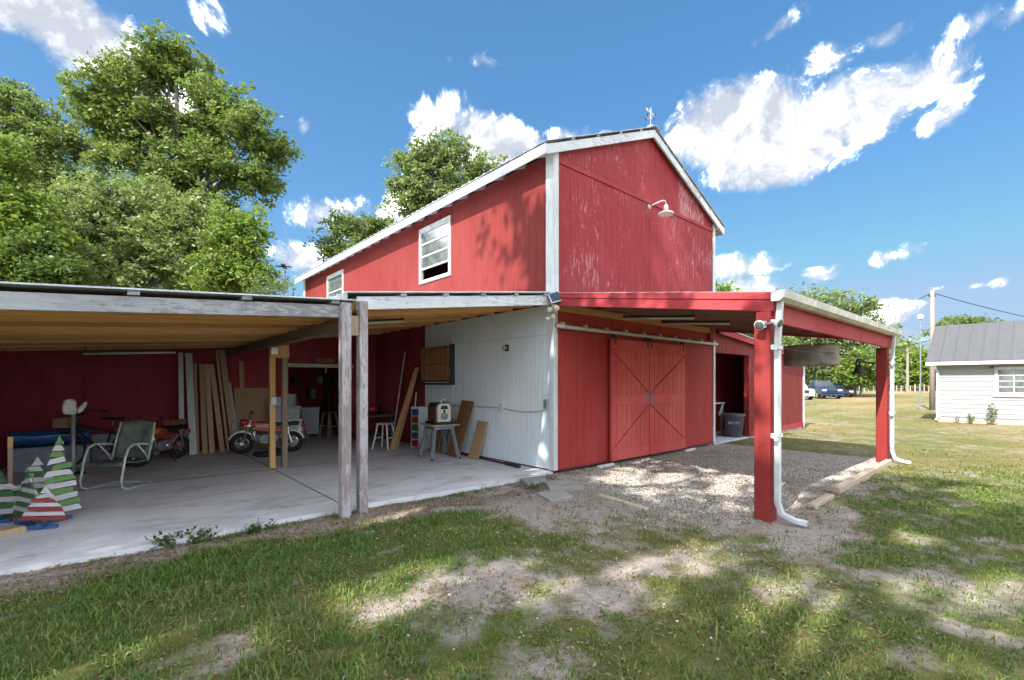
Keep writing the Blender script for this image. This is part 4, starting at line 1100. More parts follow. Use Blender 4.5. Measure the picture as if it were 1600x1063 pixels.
def fender(parent, cx, r, a0, a1, m):
    mb = MB(); n = 10
    for i in range(n+1):
        a = R(a0+(a1-a0)*i/n); c, s = math.cos(a), math.sin(a)
        for (dy, dr) in ((-.062,-.03),(-.045,0),(0,.008),(.045,0),(.062,-.03)): mb.v.append((cx+(r+dr)*c, dy, .235+(r+dr)*s))
    for i in range(n):
        for j in range(4): mb.f.append((i*5+j, i*5+j+1, i*5+6+j, i*5+5+j))
    o = mb.build('fender', m, parent, smooth=True); sdf = o.modifiers.new('solid', 'SOLIDIFY'); sdf.thickness = .006
def trail_bike(name, label, body_m, fend_m, loc, rotz, steer, letters):
    b = thing(name, label, 'motorbike', loc, rotz, 'small trail bikes in the carport')
    wheel(b, -.50, None, M['chrome'])
    ft = wheel(b, .0, None, M['chrome'])
    piv = Matrix.Translation((.48,0,0)) @ Matrix.Rotation(steer, 4, 'Z'); ft.matrix_local = piv
    fender(b, -.50, .27, 30, 165, fend_m)
    fo = MB()
    for s in (-1, 1): fo.tube([(.0,s*.085,.235),(-.12,s*.085,.60),(-.16,s*.07,.74)], [.016,.02,.02], 8)
    fo.box(-.17,-.10,-.10,.10,.60,.63)
    fork = fo.build('fork', M['chrome'], b, smooth=False); fork.matrix_local = piv
    mb = MB(); o = fender(fork, .0, .27, 20, 150, fend_m)
    hb = MB()
    hb.tube([(-.20,-.34,.90),(-.17,-.26,.90),(-.14,-.10,.80),(-.15,0,.77),(-.14,.10,.80),(-.17,.26,.90),(-.20,.34,.90)], .011, 8)
    hbo = hb.build('handlebar', M['chrome'], fork, smooth=True)
    for s in (-1, 1):
        MB().tube([(-.18,s*.25,.90),(-.205,s*.36,.90)], .017, 8).build('grip', M['rubber'], hbo)
    Mh = Matrix.Translation((-.02,0,.68)) @ Matrix.Rotation(R(90), 4, 'Y')
    hl = MB().lathe([(.03,-.11),(.06,-.09),(.08,-.02),(.082,.03),(.07,.04)], 16, Mh).build('headlight', body_m, fork, smooth=True)
    MB().lathe([(.072,.041),(.04,.055),(.005,.058)], 16, Mh).build('lens', M['glass'], fork, smooth=True)
    for s in (-1, 1): MB().ball((-.06,s*.13,.62), .028).build('indicator', M['orange_light'], fork, smooth=True)
    # backbone frame and tank
    mb = MB().prism([(.30,.66),(.33,.60),(.20,.50),(-.10,.44),(-.36,.46),(-.42,.54),(-.10,.56),(.10,.62)], -.055, .055, 'y').build('frame', body_m, b, bevel=.02, seg=2)
    tk = MB().prism([(.28,.68),(.30,.63),(.18,.54),(-.12,.52),(-.14,.60),(-.08,.66),(.10,.70)], -.085, .085, 'y').build('tank', body_m, b, bevel=.03, seg=3)
    if letters:
        for s in (-1, 1):
            Mt = Matrix.Translation((.07,s*.0875,.607)) @ Matrix.Rotation(R(90), 4, 'X') if s < 0 else Matrix.Translation((.07,.0875,.607)) @ Matrix.Rotation(R(180), 4, 'Z') @ Matrix.Rotation(R(90), 4, 'X')
            text_part('HONDA', .072, M['lamp_white'], tk, Mt, ext=.002)
            MB().box(-.10,.25, s*.0865-.002, s*.0865+.002, .555, .565).build('stripe', M['yellow'] if not letters else M['lamp_white'], tk)
    else:
        for k in range(3):
            MB().prism([(.12+k*.05,.58),(.15+k*.05,.58),(.12+k*.05,.65),(.09+k*.05,.65)], -.089, .089, 'y').build('stripe', M['yellow'], tk)
    MB().prism([(-.66,.64),(-.64,.60),(-.15,.585),(-.08,.63),(-.12,.675),(-.40,.67),(-.60,.69)], -.11, .11, 'y').build('seat', M['black'], b, bevel=.025, seg=3)
    # engine
    en = MB().prism([(.12,.24),(.16,.32),(.10,.42),(-.18,.44),(-.26,.36),(-.22,.24)], -.10, .10, 'y').build('engine', M['grey_metal'], b, bevel=.02)
    for s in (-1, 1): MB().lathe([(.085,0),(.08,.02),(.05,.03)], 16, Matrix.Translation((-.12,s*.10,.32)) @ Matrix.Rotation(R(90)*(1 if s < 0 else -1), 4, 'X')).build('engine_cover', M['chrome'], en, smooth=True)
    cy = MB()
    for k in range(6): cy.box(.15+k*.024,.162+k*.024,-.06,.06,.30,.42)
    cy.box(.12,.30,-.04,.04,.32,.40).build('cylinder_fins', M['grey_metal'], en)
    for s in (-1, 1):
        MB().tube([(.22,s*.06,.34),(.20,s*.11,.24),(.0,s*.14,.22),(-.22,s*.14,.30),(-.60,s*.15,.42)] if s < 0 else [(.26,.07,.66),(.24,.10,.45),(.20,.11,.30),(.10,.12,.24),(-.06,.12,.24)], [.018,.018,.02,.035,.035] if s < 0 else .011, 8).build('exhaust' if s < 0 else 'guard_tube', M['chrome'], b, smooth=True)
    MB().tube([(.26,-.07,.66),(.24,-.10,.45),(.20,-.11,.30),(.10,-.12,.24),(-.06,-.12,.24)], .011, 8).build('guard_tube', M['chrome'], b, smooth=True)
    for s in (-1, 1):
        MB().tube([(-.50,s*.10,.235),(-.40,s*.11,.58)], .02, 8).build('shock', M['chrome'], b)
        MB().tube([(-.50,s*.085,.235),(-.12,s*.08,.28)], .016, 6).build('swing_arm', body_m, b)
    if not letters: MB().box(-.60,-.20,-.09,.09,.70,.80).build('carrier_box', M['brown_ply'], b, bevel=.006)
    MB().box(-.78,-.70,-.05,.05,.50,.58).build('tail_light', M['red_plastic'], b, bevel=.01)
    MB().box(-.72,-.64,-.03,.03,.46,.56).build('tail_bracket', fend_m, b)
    MB().bar((-.05,.10,.24),(-.10,.26,.0), .018, .018).build('kickstand', M['dark_metal'], b)
    return b
def heading(p_rear, p_front): return math.atan2(p_front[1]-p_rear[1], p_front[0]-p_rear[0])
pr, pf = (-2.72, 5.46), (-3.70, 5.82)
trail_bike('trail_bike', 'red small trail bike with white fenders parked behind the inner posts', M['bike_red'], M['lamp_white'], ((pr[0]+pf[0])/2, (pr[1]+pf[1])/2, 0), heading(pr, pf), R(10), True)
pr, pf = (-4.74, 6.02), (-5.42, 5.30)
trail_bike('trail_bike', 'orange small trail bike with black seat parked next to the white planks', M['bike_orange'], M['grey_metal'], ((pr[0]+pf[0])/2-.02, (pr[1]+pf[1])/2, 0), heading(pr, pf), R(-22), False)

# bicycle with front basket
bc = thing('bicycle', 'dark bicycle with wicker basket standing in front of the blue tarp roll', 'bicycle', (-5.98, 5.75, 0), R(150))
for x in (-.52, .52):
    Mx = Matrix.Translation((x,0,.33)) @ Matrix.Rotation(R(90), 4, 'X')
    t = MB().torus(.31, .022, 32, 8, Mx).build('wheel', M['rubber'], bc, smooth=True)
    sp = MB().lathe([(.02,-.04),(.02,.04)], 8, Mx)
    for k in range(16):
        a = math.pi*2*k/16; sp.tube([Mx @ Vector((.02*math.cos(a),.02*math.sin(a),.02*(-1)**k)), Mx @ Vector((.29*math.cos(a+.2),.29*math.sin(a+.2),0))], .0022, 4)
    sp.build('spokes', M['chrome'], t)
fm = MB()
for p, q in (((-.52,0,.33),(-.10,0,.28)), ((-.10,0,.28),(-.22,0,.75)), ((-.52,0,.33),(-.20,0,.68)), ((-.10,0,.28),(.34,0,.68)), ((-.20,0,.66),(.32,0,.78)), ((.34,0,.66),(.30,0,.92)), ((.34,0,.68),(.52,0,.33))): fm.tube([p, q], .017, 8)
fm.build('frame', M['dark_metal'], bc)
MB().tube([(-.22,0,.75),(-.24,0,.86)], .013, 8).build('seat_post', M['chrome'], bc)
MB().prism([(-.38,-.08),(-.36,.08),(-.22,.07),(-.05,.02),(-.05,-.02),(-.22,-.07)], .86, .915, 'z').build('saddle', M['black'], bc, bevel=.02, seg=2)
MB().tube([(.12,-.30,1.02),(.25,-.20,1.04),(.30,0,.95),(.25,.20,1.04),(.12,.30,1.02)], .012, 8).build('handlebar', M['dark_metal'], bc, smooth=True)
for s in (-1, 1): MB().tube([(.05,s*.31,1.01),(.15,s*.29,1.02)], .018, 8).build('grip', M['rubber'], bc)
bk = MB()
for k in range(6): bk.box(.40,.62,-.14,.14,.74+k*.03,.752+k*.03) if k == 0 else bk.prism([(.40,-.14),(.62,-.14),(.62,.14),(.40,.14),(.41,.13),(.61,.13),(.61,-.13),(.41,-.13)], .74+k*.03, .758+k*.03, 'z')
for k in range(7):
    for y in (-.14,.135): bk.box(.40+k*.036,.412+k*.036,y,y+.008,.74,.91)
bk.build('basket', M['board'], bc)
MB().lathe([(.09,-.01),(.09,.01)], 16, Matrix.Translation((-.10,.03,.28)) @ Matrix.Rotation(R(90), 4, 'X')).build('chainring', M['chrome'], bc)
MB().tube([(-.10,.05,.28),(-.02,.06,.13),(-.02,.12,.13)], .01, 6).tube([(-.10,-.05,.28),(-.18,-.06,.43),(-.18,-.12,.43)], .01, 6).build('crank', M['chrome'], bc)

# metal patio chair
ch = thing('patio_chair', 'old metal patio chair with green back and pale tube frame', 'chair', (-5.74, 3.40, 0), R(-40.8))
for s in (-1, 1):
    x = s*.29
    MB().tube([(x,.30,.018),(x,-.20,.018),(x,-.285,.05),(x,-.30,.14),(x,-.24,.45),(x,-.18,.60),(x,-.08,.645),(x,.10,.63),(x,.25,.60)], .017, 8).build('leg', M['chair_frame'], ch, smooth=True)
    MB().tube([(x,-.02,.64),(x*.98,.12,.50),(x*.97,.20,.38)], .012, 8).build('arm_brace', M['chair_frame'], ch, smooth=True)
    MB().tube([(x*.95,.20,.36),(x*.95,.30,.70),(x*.9,.36,.93)], .016, 8).build('back_post', M['chair_frame'], ch, smooth=True)
mb = MB(); n = 8
for i in range(n+1):
    t = i/n; y = .21+.155*t; z = .40+.56*t
    for k in range(9):
        u = -1+k/4; w = .265*(1-.10*max(0, (t-.82)/.18)**2); mb.v.append((u*w, y+.03*(1-u*u), z-(.03*(u*u)*max(0, (t-.7)/.3))))
for i in range(n):
    for k in range(8): mb.f.append((i*9+k, i*9+k+1, i*9+10+k, i*9+9+k))
o = mb.build('backrest', M['chair_green'], ch, smooth=True); o.modifiers.new('s', 'SOLIDIFY').thickness = .008
mb = MB(); prof = [(-.27,.36),(-.25,.40),(-.18,.405),(.0,.37),(.15,.365),(.22,.385)]
for (y, z) in prof:
    for k in range(7): u = -1+k/3; mb.v.append((u*.265, y, z-.012*(1-u*u)))
for i in range(len(prof)-1):
    for k in range(6): mb.f.append((i*7+k, i*7+k+1, i*7+8+k, i*7+7+k))
o = mb.build('seat', M['chair_green'], ch, smooth=True); o.modifiers.new('s', 'SOLIDIFY').thickness = .008
MB().tube([(-.29,.30,.018),(.29,.30,.018)], .015, 8).build('rear_bar', M['chair_frame'], ch)

# pole with white lamp heads
pl = thing('work_light_pole', 'metal pole with two white plastic heads standing by the bicycle', 'pole', (-6.30, 5.2, 0))
MB().tube([(0,0,0),(0,0,.3),(.0,.0,1.02)], [.035,.035,.033], 10).build('pole', M['galv_dull'], pl, smooth=True)
MB().lathe([(.16,0),(.16,.015),(.04,.03)], 16).build('base', M['dark_metal'], pl)
MB().prism([(-.13,1.02),(.03,1.0),(.06,1.08),(.04,1.24),(-.02,1.28),(-.11,1.26),(-.14,1.14)], -.07, .05, 'y').build('white_head', M['lamp_white'], pl, bevel=.03, seg=2)
MB().prism([(.05,1.03),(.10,1.04),(.17,1.15),(.18,1.22),(.14,1.22),(.07,1.12)], -.10, .02, 'y').build('white_flap', M['lamp_white'], pl, bevel=.015, seg=2)
MB().tube([(.04,-.06,1.18),(.05,-.05,1.0),(.036,-.01,.6),(.036,0,.3)], .007, 6).build('cable', M['black'], pl)

# blue tarp roll on a dark crate
tp = thing('tarp_roll', 'rolled blue tarp tied with a white cord lying on a dark crate', 'tarp', (-6.62, 6.15, .42), R(-4))
mb = MB(); n = 20; k = 12
rs_ = random.Random(2); pts = []
for i in range(n+1): pts.append(((i/n-.5)*1.02, 0, .14))
rr_ = [.135+rs_.uniform(-.01, .01) for _ in pts]
mb.tube(pts, rr_, 14); mb.build('roll', M['blue_tarp'], tp, smooth=True)
MB().tube([(-.50,-.138,.20),(-.2,-.142,.17),(.15,-.142,.19),(.50,-.137,.16)], .005, 5).build('cord', M['tote_light'], tp)
cr = thing('crate', 'dark plastic crate under the blue tarp roll', 'crate', (-6.62, 6.15, 0))
MB().box(-.52,.52,-.22,.22,.0,.42).build('body', M['grey_metal'], cr, bevel=.01)
for z in (.10,.22,.34): MB().box(-.525,.525,-.228,-.2205,z,z+.035).build('rib', M['grey_metal'], cr)
tag(B(-6.1,-5.0,6.86,6.90,.0,.98).build('insulation_board', M['light_board'], bevel=.004, rot=(R(-4),0,0), loc=(0,.05-.48*0,.48-.48)), 'pale blue board leaning on the dark red wall behind the bicycle', 'board')

# pallet-wood fir trees
def pallet_tree(label, loc, rz, H, Wd, n, cols, lean_=0.0, topc='green_light', two=False):
    t = thing('pallet_fir', label, 'wooden tree', loc, rz, 'fir trees made of painted slats')
    t.scale = (.88,.88,.93)
    if lean_: t.rotation_euler = (0, lean_, rz)
    MB().box(-.022,.022,.004,.03,.0,H*.92).build('stake', M['old_wood_z'], t)
    MB().box(-.13,.13,-.03,.03,.0,.045).build('foot', M['blue_paint'], t, bevel=.004); MB().box(-.025,.025,-.12,.12,.046,.085).build('foot', M['blue_paint'], t, bevel=.004)
    h = (H-.14)/n
    for i in range(n):
        z = .10+i*h; w0 = Wd/2*(1-i/n)+.025; w1 = Wd/2*(1-(i+.75)/n)+.008
        sk = rnd.uniform(-.016, .016); of = rnd.uniform(-.035, .035); w0 *= rnd.uniform(.85, 1.1)
        if i == n-1: poly = [(-w0,z),(w0,z),(0,H)]
        else: poly = [(-w0+of,z+sk),(w0+of,z-sk),(w1+of,z+h*.84-sk),(-w1+of,z+h*.84+sk)]
        c = cols[i % len(cols)] if i < n-1 else topc
        MB().prism(poly, -.018, .0, 'y').build('slat', M[c], t, bevel=.002)
        if two and i < n-1: MB().prism([(w0*.15,z-sk),(w0,z-sk),(w1,z+h*.80-sk),(w1*.2,z+h*.8)], -.0225, -.0185, 'y').build('slat', M[cols[(i+1) % len(cols)]], t)
face = lambda x, y: math.atan2(CAMY-y, CAMX-x)+R(90)
pallet_tree('tallest slat fir tree in green and white near the slab edge', (-6.28, 1.62, 0), R(28), 1.04, .46, 12, ['tree_white','green_light'], 0, 'green_light')
pallet_tree('short slat fir tree in red and white in front of the taller one', (-6.38, 1.34, 0), R(-22), .50, .46, 7, ['tree_red','tree_white'], R(3), 'tree_white')
pallet_tree('slat fir tree in green and white standing edge-on in the middle', (-6.52, 1.60, 0), R(-58), .66, .55, 9, ['green_paint','tree_white'], R(2), 'green_paint')
pallet_tree('leftmost slat fir tree in white and dull green at the edge of the picture', (-6.78, 1.95, 0), R(-20), .66, .62, 7, ['tree_white','green_paint'], 0, 'green_paint')
pallet_tree('pale slat fir tree half hidden behind the other slat trees', (-6.50, 2.25, 0), R(15), .72, .62, 8, ['tree_white','tree_white','green_paint'], 0, 'tree_white')
for (x, y, h, lab, m) in ((-6.72, 2.25, .92, 'taller bare wooden stake among the slat fir trees', 'old_wood_z'), (-6.86, 2.15, .80, 'shorter stake with yellow tip among the slat fir trees', 'pine_z')):
    s = thing('wooden_stake', lab, 'stake', (x, y, 0), 0.2, 'stakes among the slat trees')
    MB().box(-.02,.02,-.02,.02,0,h).build('stake', M[m], s); MB().box(-.10,.10,-.10,.10,0,.03).build('foot', M['old_wood_x'], s)
    MB().box(-.021,.021,-.021,.021,h-.12,h+.001).build('tip', M['yellow'] if m == 'pine_z' else M['pine_z'], s)
tag(MB().bar((-6.95,1.2,.03),(-6.52,1.35,.03), .09, .06).build('timber_offcut', M['board'], bevel=.004), 'short timber offcut on the slab at the left edge', 'timber')

# boards leaning on the back wall
def board(p0, p1, w, t, m, name, label, cat='board', group=None, facing=(0,-1,0)):
    p0, p1 = Vector(p0), Vector(p1); o = MB().bar(p0, p1, w, t, facing).build(name, M[m], bevel=.003)
    tag(o, label, cat, group)
LB = 'lumber leaning on the back wall'
board((-4.66,6.45,0),(-4.64,6.94,2.2), .09, .09, 'white_trim', 'white_plank', 'left one of two tall white planks leaning on the back wall', 'plank', LB)
board((-4.47,6.40,0),(-4.49,6.93,2.2), .13, .06, 'white_trim', 'white_plank', 'right and wider one of two tall white planks leaning on the back wall', 'plank', LB)
board((-4.37,6.5,0),(-4.37,6.95,1.98), .06, .02, 'board', 'plank', 'narrow tan plank just right of the white planks', 'plank', LB)
board((-4.26,6.35,0),(-4.25,6.92,1.98), .10, .03, 'board', 'plank', 'second tan plank right of the white planks, nearly upright', 'plank', LB)
board((-4.12,6.40,0),(-4.15,6.92,1.97), .10, .03, 'board', 'plank', 'third tan plank right of the white planks, nearly upright', 'plank', LB)
board((-3.92,6.42,0),(-4.06,6.92,1.96), .10, .03, 'board', 'plank', 'fourth tan plank right of the white planks, slanting left', 'plank', LB)
board((-3.80,6.5,0),(-3.96,6.94,2.3), .05, .05, 'board', 'plank', 'thin tall slanting stud left of the thick tan boards', 'plank', LB)
board((-3.66,6.55,0),(-3.86,6.93,2.32), .12, .05, 'board', 'plank', 'thick tall tan board slanting left behind the front wheel of the red bike', 'plank', LB)
board((-3.60,6.5,0),(-3.74,6.84,1.55), .10, .02, 'light_board', 'plank', 'pale short board in front of the thick slanting tan board', 'plank', LB)
board((-3.44,6.93,1.40),(-3.45,6.975,2.06), .10, .02, 'plywood', 'plank', 'short tan board standing above the plywood sheet', 'plank', LB)
board((-3.22,6.60,0),(-3.22,6.92,1.42), .78, .014, 'plywood', 'plywood_sheet', 'tan plywood sheet leaning on the back wall behind the red bike', 'plywood', LB)

# stacked totes and cans
for (x, z, m, lab) in ((-2.62, 0, 'tote', 'lowest grey storage tote behind the red bike'), (-2.60, .34, 'tote_light', 'middle light grey storage tote behind the red bike'), (-2.63, .66, 'tote', 'top grey storage tote behind the red bike')):
    t = thing('storage_tote', lab, 'tote', (x, 6.45, z), R(3), 'stacked storage totes')
    MB().prism([(-.28,0),(.28,0),(.31,.28),(-.31,.28)], -.20, .20, 'y').build('tub', M[m], t, bevel=.015)
    MB().box(-.325,.325,-.215,.215,.281,.33).build('lid', M[m], t, bevel=.01)
for (x, r, h, lab, m) in ((-2.78, .09, .22, 'white paint can on the totes, left one', 'tote_light'), (-2.50, .12, .28, 'wider grey bucket on the totes, right one', 'tote')):
    t = thing('paint_can', lab, 'can', (x, 6.42, .99), 0, 'cans on the totes')
    MB().lathe([(r*.95,0),(r,.01),(r,h-.02),(r*1.05,h-.015),(r*1.05,h),(r*.9,h-.005)], 16).build('can', M[m], t, smooth=True)
    MB().tube([(-r,0,h-.03),(-r*.9,-.06,h-.09),(0,-r-.01,h-.13),(r*.9,-.06,h-.09),(r,0,h-.03)], .003, 5).build('bail', M['chrome'], t)
# dark bag on the floor
mb = MB(); mb.ball((0,0,.05), .30, .20, .09, 18, 10)
mb.v = [(x+.03*math.sin(9*y+3*x), y+.02*math.sin(11*x), max(.004, z*(1+.35*math.sin(14*x)*math.cos(11*y)))) for x, y, z in mb.v]
tag(mb.build('cloth_heap', M['black'], smooth=True, loc=(-3.27, 5.15, 0), rot=(0,0,R(-20))), 'dark cloth heap on the floor below the red bike', 'cloth')
# electric boxes on the inner post
bx = thing('junction_box', 'white junction box at the top of the yellow inner post', 'junction box', (-3.60, 3.497, 2.12))
MB().box(-.055,.055,-.05,.0,-.06,.06).build('box', M['lamp_white'], bx, bevel=.006); MB().tube([(-.05,-.02,.04),(-.12,-.03,.10),(-.14,.02,.0),(-.08,.0,-.08)], .006, 6).build('cable_loop', M['black'], bx, smooth=True)
bx = thing('post_outlet', 'grey outlet box halfway up the yellow inner post', 'outlet box', (-3.60, 3.57, 1.22))
MB().box(-.05,.05,-.05,.0,-.075,.075).build('box', M['tote'], bx, bevel=.006); MB().box(-.04,.04,-.056,-.0505,-.06,.06).build('cover', M['tote_light'], bx, bevel=.004)
tag(MB().tube([(-3.59,3.566,1.30),(-3.60,3.56,1.5),(-3.575,3.555,1.7),(-3.61,3.56,1.9),(-3.59,3.55,2.05)], .007, 6).build('cable', M['yellow'], smooth=True), 'yellow cable stapled to the yellow inner post', 'cable')

# storeroom contents seen through the doorway
cb = thing('cabinet', 'grey metal cabinet standing inside the dark doorway', 'cabinet', (-1.42, 8.55, 0), R(-20))
MB().box(-.30,.30,-.25,.25,.06,.80).build('body', M['tote'], cb, bevel=.008); MB().box(-.27,.27,-.262,-.2505,.10,.74).build('door', M['tote'], cb, bevel=.006)
MB().box(-.20,-.10,-.28,-.263,.48,.52).build('handle', M['black'], cb); MB().box(-.32,.32,-.27,.27,.80,.83).build('top', M['tote_light'], cb, bevel=.005)
tag(MB().bar((-1.70,7.7,0),(-1.92,8.15,1.25), .07, .035).build('plank', M['old_wood_z']), 'dark plank leaning just inside the doorway', 'plank')
def stool(label, loc, rz, h, m1, m2, top=.16):
    s = thing('stool', label, 'stool', loc, rz, 'stools')
    MB().prism([(-top,-top),(top,-top),(top,top),(-top,top)], h-.04, h, 'z').build('seat', M[m2], s, bevel=.01, seg=2)
    for (a, b) in ((-1,-1),(1,-1),(1,1),(-1,1)):
        MB().bar((a*top*.8,b*top*.8,h-.04),(a*(top+.07),b*(top+.05),0), .032, .032).build('leg', M[m1], s)
    for b in (-1, 1): MB().bar((-(top+.02),b*(top+.01),h*.42),((top+.02),b*(top+.01),h*.42), .02, .03).build('stretcher', M[m1], s)
stool('wooden bar stool inside the dark doorway', (-1.0, 8.0, 0), R(20), .70, 'old_wood_z', 'old_wood_x', .14)
stool('grey blue step stool with pale legs beside the leaning planks', (-.92, 4.62, 0), R(35), .60, 'tote_light', 'light_board', .15)
sv = thing('storeroom_shelf', 'cluttered dark shelf along the back of the storeroom', 'shelf', (-1.6, 10.5, 0))
for z in (.5, 1.0, 1.5): MB().box(-1.2,1.4,-.25,.25,z,z+.03).build('shelf_board', M['bench_wood'], sv)
for x in (-1.2, 0, 1.36): MB().box(x,x+.05,-.25,.25,0,1.9).build('upright', M['bench_wood'], sv)
for i in range(9):
    x = -1.0+i*.26; z = (.53, 1.03, 1.53)[i % 3]; hh = rnd.uniform(.14, .3)
    t = MB().box(x,x+rnd.uniform(.12,.2),10.32-10.5,10.5-10.5+.1,z,z+hh).build('storage_box', M[['tote','dark_metal','brown_ply','grey_metal'][i % 4]], loc=(-1.6,10.5,0), bevel=.006)
    tag(t, ['first','second','third','fourth','fifth','sixth','seventh','eighth','ninth'][i]+' box from the left on the dark storeroom shelf', 'box', 'boxes on the storeroom shelf')

# workbench with grinder in the dark corner
wk = thing('workbench', 'dark workbench in the back corner beside the barn wall', 'workbench', (-.55, 6.25, 0))
MB().box(-.42,.42,-.55,.55,.66,.71).build('bench_top', M['bench_wood'], wk, bevel=.004)
for a in (-.38,.33):
    for b in (-.5,.45): MB().box(a,a+.06,b,b+.06,0,.66).build('leg', M['bench_wood'], wk)
MB().box(-.40,.40,-.53,.53,.20,.23).build('shelf', M['bench_wood'], wk)
gr = thing('bench_grinder', 'dark bench grinder with red motor on the workbench', 'grinder', (-.62, 5.95, .71))
MB().box(-.10,.10,-.08,.08,0,.05).build('base', M['dark_metal'], gr, bevel=.01); MB().tube([(-.12,0,.15),(.12,0,.15)], .085, 14).build('motor', M['red_plastic'], gr, smooth=True)
for s in (-.16,.16): MB().tube([(s-.02,0,.15),(s+.02,0,.15)], .11, 18).build('wheel_guard', M['dark_metal'], gr)
vs = thing('vise', 'dark bench vise at the far end of the workbench', 'vise', (-.45, 6.5, .71))
MB().box(-.06,.06,-.10,.10,0,.12).build('body', M['iron'], vs, bevel=.015); MB().box(-.08,.08,-.16,-.12,.03,.16).build('jaw', M['iron'], vs, bevel=.008); MB().tube([(-.12,-.24,.06),(.12,-.24,.06)], .01, 6).build('handle', M['iron'], vs)

# planks, pole and racks beside the barn wall
LW = 'lumber leaning on the barn side wall'
board((-.93,4.25,0),(-.10,4.55,1.92), .11, .04, 'pine_z', 'long_plank', 'front one of two long pine planks leaning on the barn wall', 'plank', LW, (-1,-.3,.4))
board((-.80,4.34,0),(-.06,4.66,1.86), .13, .04, 'board', 'long_plank', 'rear and wider one of two long pine planks leaning on the barn wall', 'plank', LW, (-1,-.3,.4))
tag(MB().tube([(-.55,5.0,0),(-.05,5.25,2.35)], .018, 8).build('metal_pole', M['galv_dull']), 'thin metal pole leaning on the barn wall behind the long planks', 'pole')
tag(MB().tube([(-.22,4.62,0),(-.06,4.66,1.30)], .022, 8).build('metal_pole', M['tote_light']), 'white pipe leaning between the long planks and the drawer shelf', 'pipe')
ds = thing('drawer_shelf', 'narrow shelf with blue, red and green drawers beside the wall', 'shelf', (-.22, 4.16, 0), R(0))
MB().box(-.16,.16,-.012,.012,0,.97).build('side_panel', M['tote_light'], ds, loc=(0,-.17,0)); MB().box(-.16,.16,-.012,.012,0,.97).build('side_panel', M['tote_light'], ds, loc=(0,.17,0))
MB().box(.15,.165,-.17,.17,0,.97).build('back_panel', M['tote_light'], ds)
for i, c in enumerate(('red_plastic','blue_paint','green_paint','red_plastic','blue_tarp')):
    z = .04+i*.185; MB().box(-.15,.14,-.155,.155,z-.02,z-.005).build('shelf_board', M['tote_light'], ds); MB().box(-.165,.10,-.145,.145,z,z+.14).build('drawer', M[c], ds, bevel=.006)
lc = thing('folded_lawn_chair', 'folded lawn chair with pale tubes leaning on the barn wall', 'lawn chair', (-.30, 3.62, 0), 0)
for k in range(3): MB().bar((-.22+k*.015,-.16+k*.11,.06),(.14,-.10+k*.11,.86), .018, .018).build('tube', M['tote_light'], lc)
for k in range(9): MB().bar((-.20+k*.016,-.18,.05+k*.036),(-.20+k*.016,.18,.05+k*.036), .012, .024).build('webbing', M['grey_metal'], lc)
rk = thing('slat_bundle', 'bundle of thin brown slats behind the planer stand', 'slats', (-.22, 3.1, 0))
for k in range(6): MB().bar((-.12+.01*k,-.26+k*.085,0),(.12,-.22+k*.085,.72+.03*(k % 2)), .03, .02).build('slat', M['old_wood_z' if k % 2 else 'brown_ply'], rk)
board((-.40,2.52,0),(-.06,2.46,1.16), .44, .018, 'brown_ply', 'wooden_board', 'reddish brown wood panel leaning on the white wall behind the planer', 'panel', LW, (-1,0,.3))
board((-.30,1.96,0),(-.06,1.95,.76), .34, .018, 'plywood', 'wooden_board', 'smaller tan wood panel leaning on the white wall right of the planer', 'panel', LW, (-1,0,.3))
board((-.26,3.42,0),(-.05,3.42,1.02), .34, .018, 'brown_ply', 'wooden_board', 'brown board behind the folded lawn chair', 'panel', LW, (-1,0,.3))

# planer on its stand
st = thing('machine_stand', 'grey steel stand with wooden top carrying the planer', 'stand', (-.68, 2.62, 0), R(-8))
MB().box(-.30,.30,-.34,.34,.675,.70).build('stand_top', M['board'], st, bevel=.003)
MB().box(-.22,.22,-.26,.26,.60,.674).build('apron', M['grey_metal'], st, bevel=.006)
for a in (-1, 1):
    for b in (-1, 1):
        mb = MB(); mb.bar((a*.20,b*.23,.62),(a*.30,b*.34,.0), .075, .012, (a,b,0)); mb.bar((a*.19,b*.22,.62),(a*.29,b*.33,.0), .012, .075, (a,b,0)); l_ = mb.build('leg', M['grey_metal'], st)
        MB().lathe([(.035,0),(.035,.02),(.02,.03)], 10, Matrix.Translation((a*.30,b*.34,0))).build('foot', M['black'], l_)
pn = thing('planer', 'old cream and brown thickness planer standing on the grey stand', 'planer', (-.68, 2.62, .70), R(-8))
MB().box(-.20,.20,-.27,.27,0,.05).build('base', M['dark_metal'], pn, bevel=.01)
MB().box(-.17,.17,-.18,.20,.052,.36).build('body', M['planer_brown'], pn, bevel=.01)
for y in (-.225,.215): MB().prism([(-.15,.05),(.15,.05),(.15,.36),(.10,.43),(-.10,.43),(-.15,.36)], y-.03, y+.03, 'y').build('side_cover', M['cream'], pn, bevel=.02, seg=2)
MB().prism([(-.18,.36),(.18,.36),(.14,.44),(-.14,.44)], -.19, .18, 'y').build('hood', M['dark_metal'], pn, bevel=.015)
MB().lathe([(.075,0),(.07,.025),(.02,.03)], 18, Matrix.Translation((0,-.256,.17)) @ Matrix.Rotation(R(90), 4, 'X')).build('dial', M['grey_metal'], pn, smooth=True)
MB().prism([(-.09,.31),(.09,.31),(.06,.38),(-.06,.38)], -.262, -.2555, 'y').build('badge', M['dark_metal'], pn); MB().box(-.02,.02,-.262,-.2556,.22,.30).build('scale', M['black'], pn)
MB().tube([(0,-.1,.44),(0,-.1,.50),(.10,-.16,.50)], .01, 6).ball((.10,-.16,.515), .022).build('crank', M['chrome'], pn)

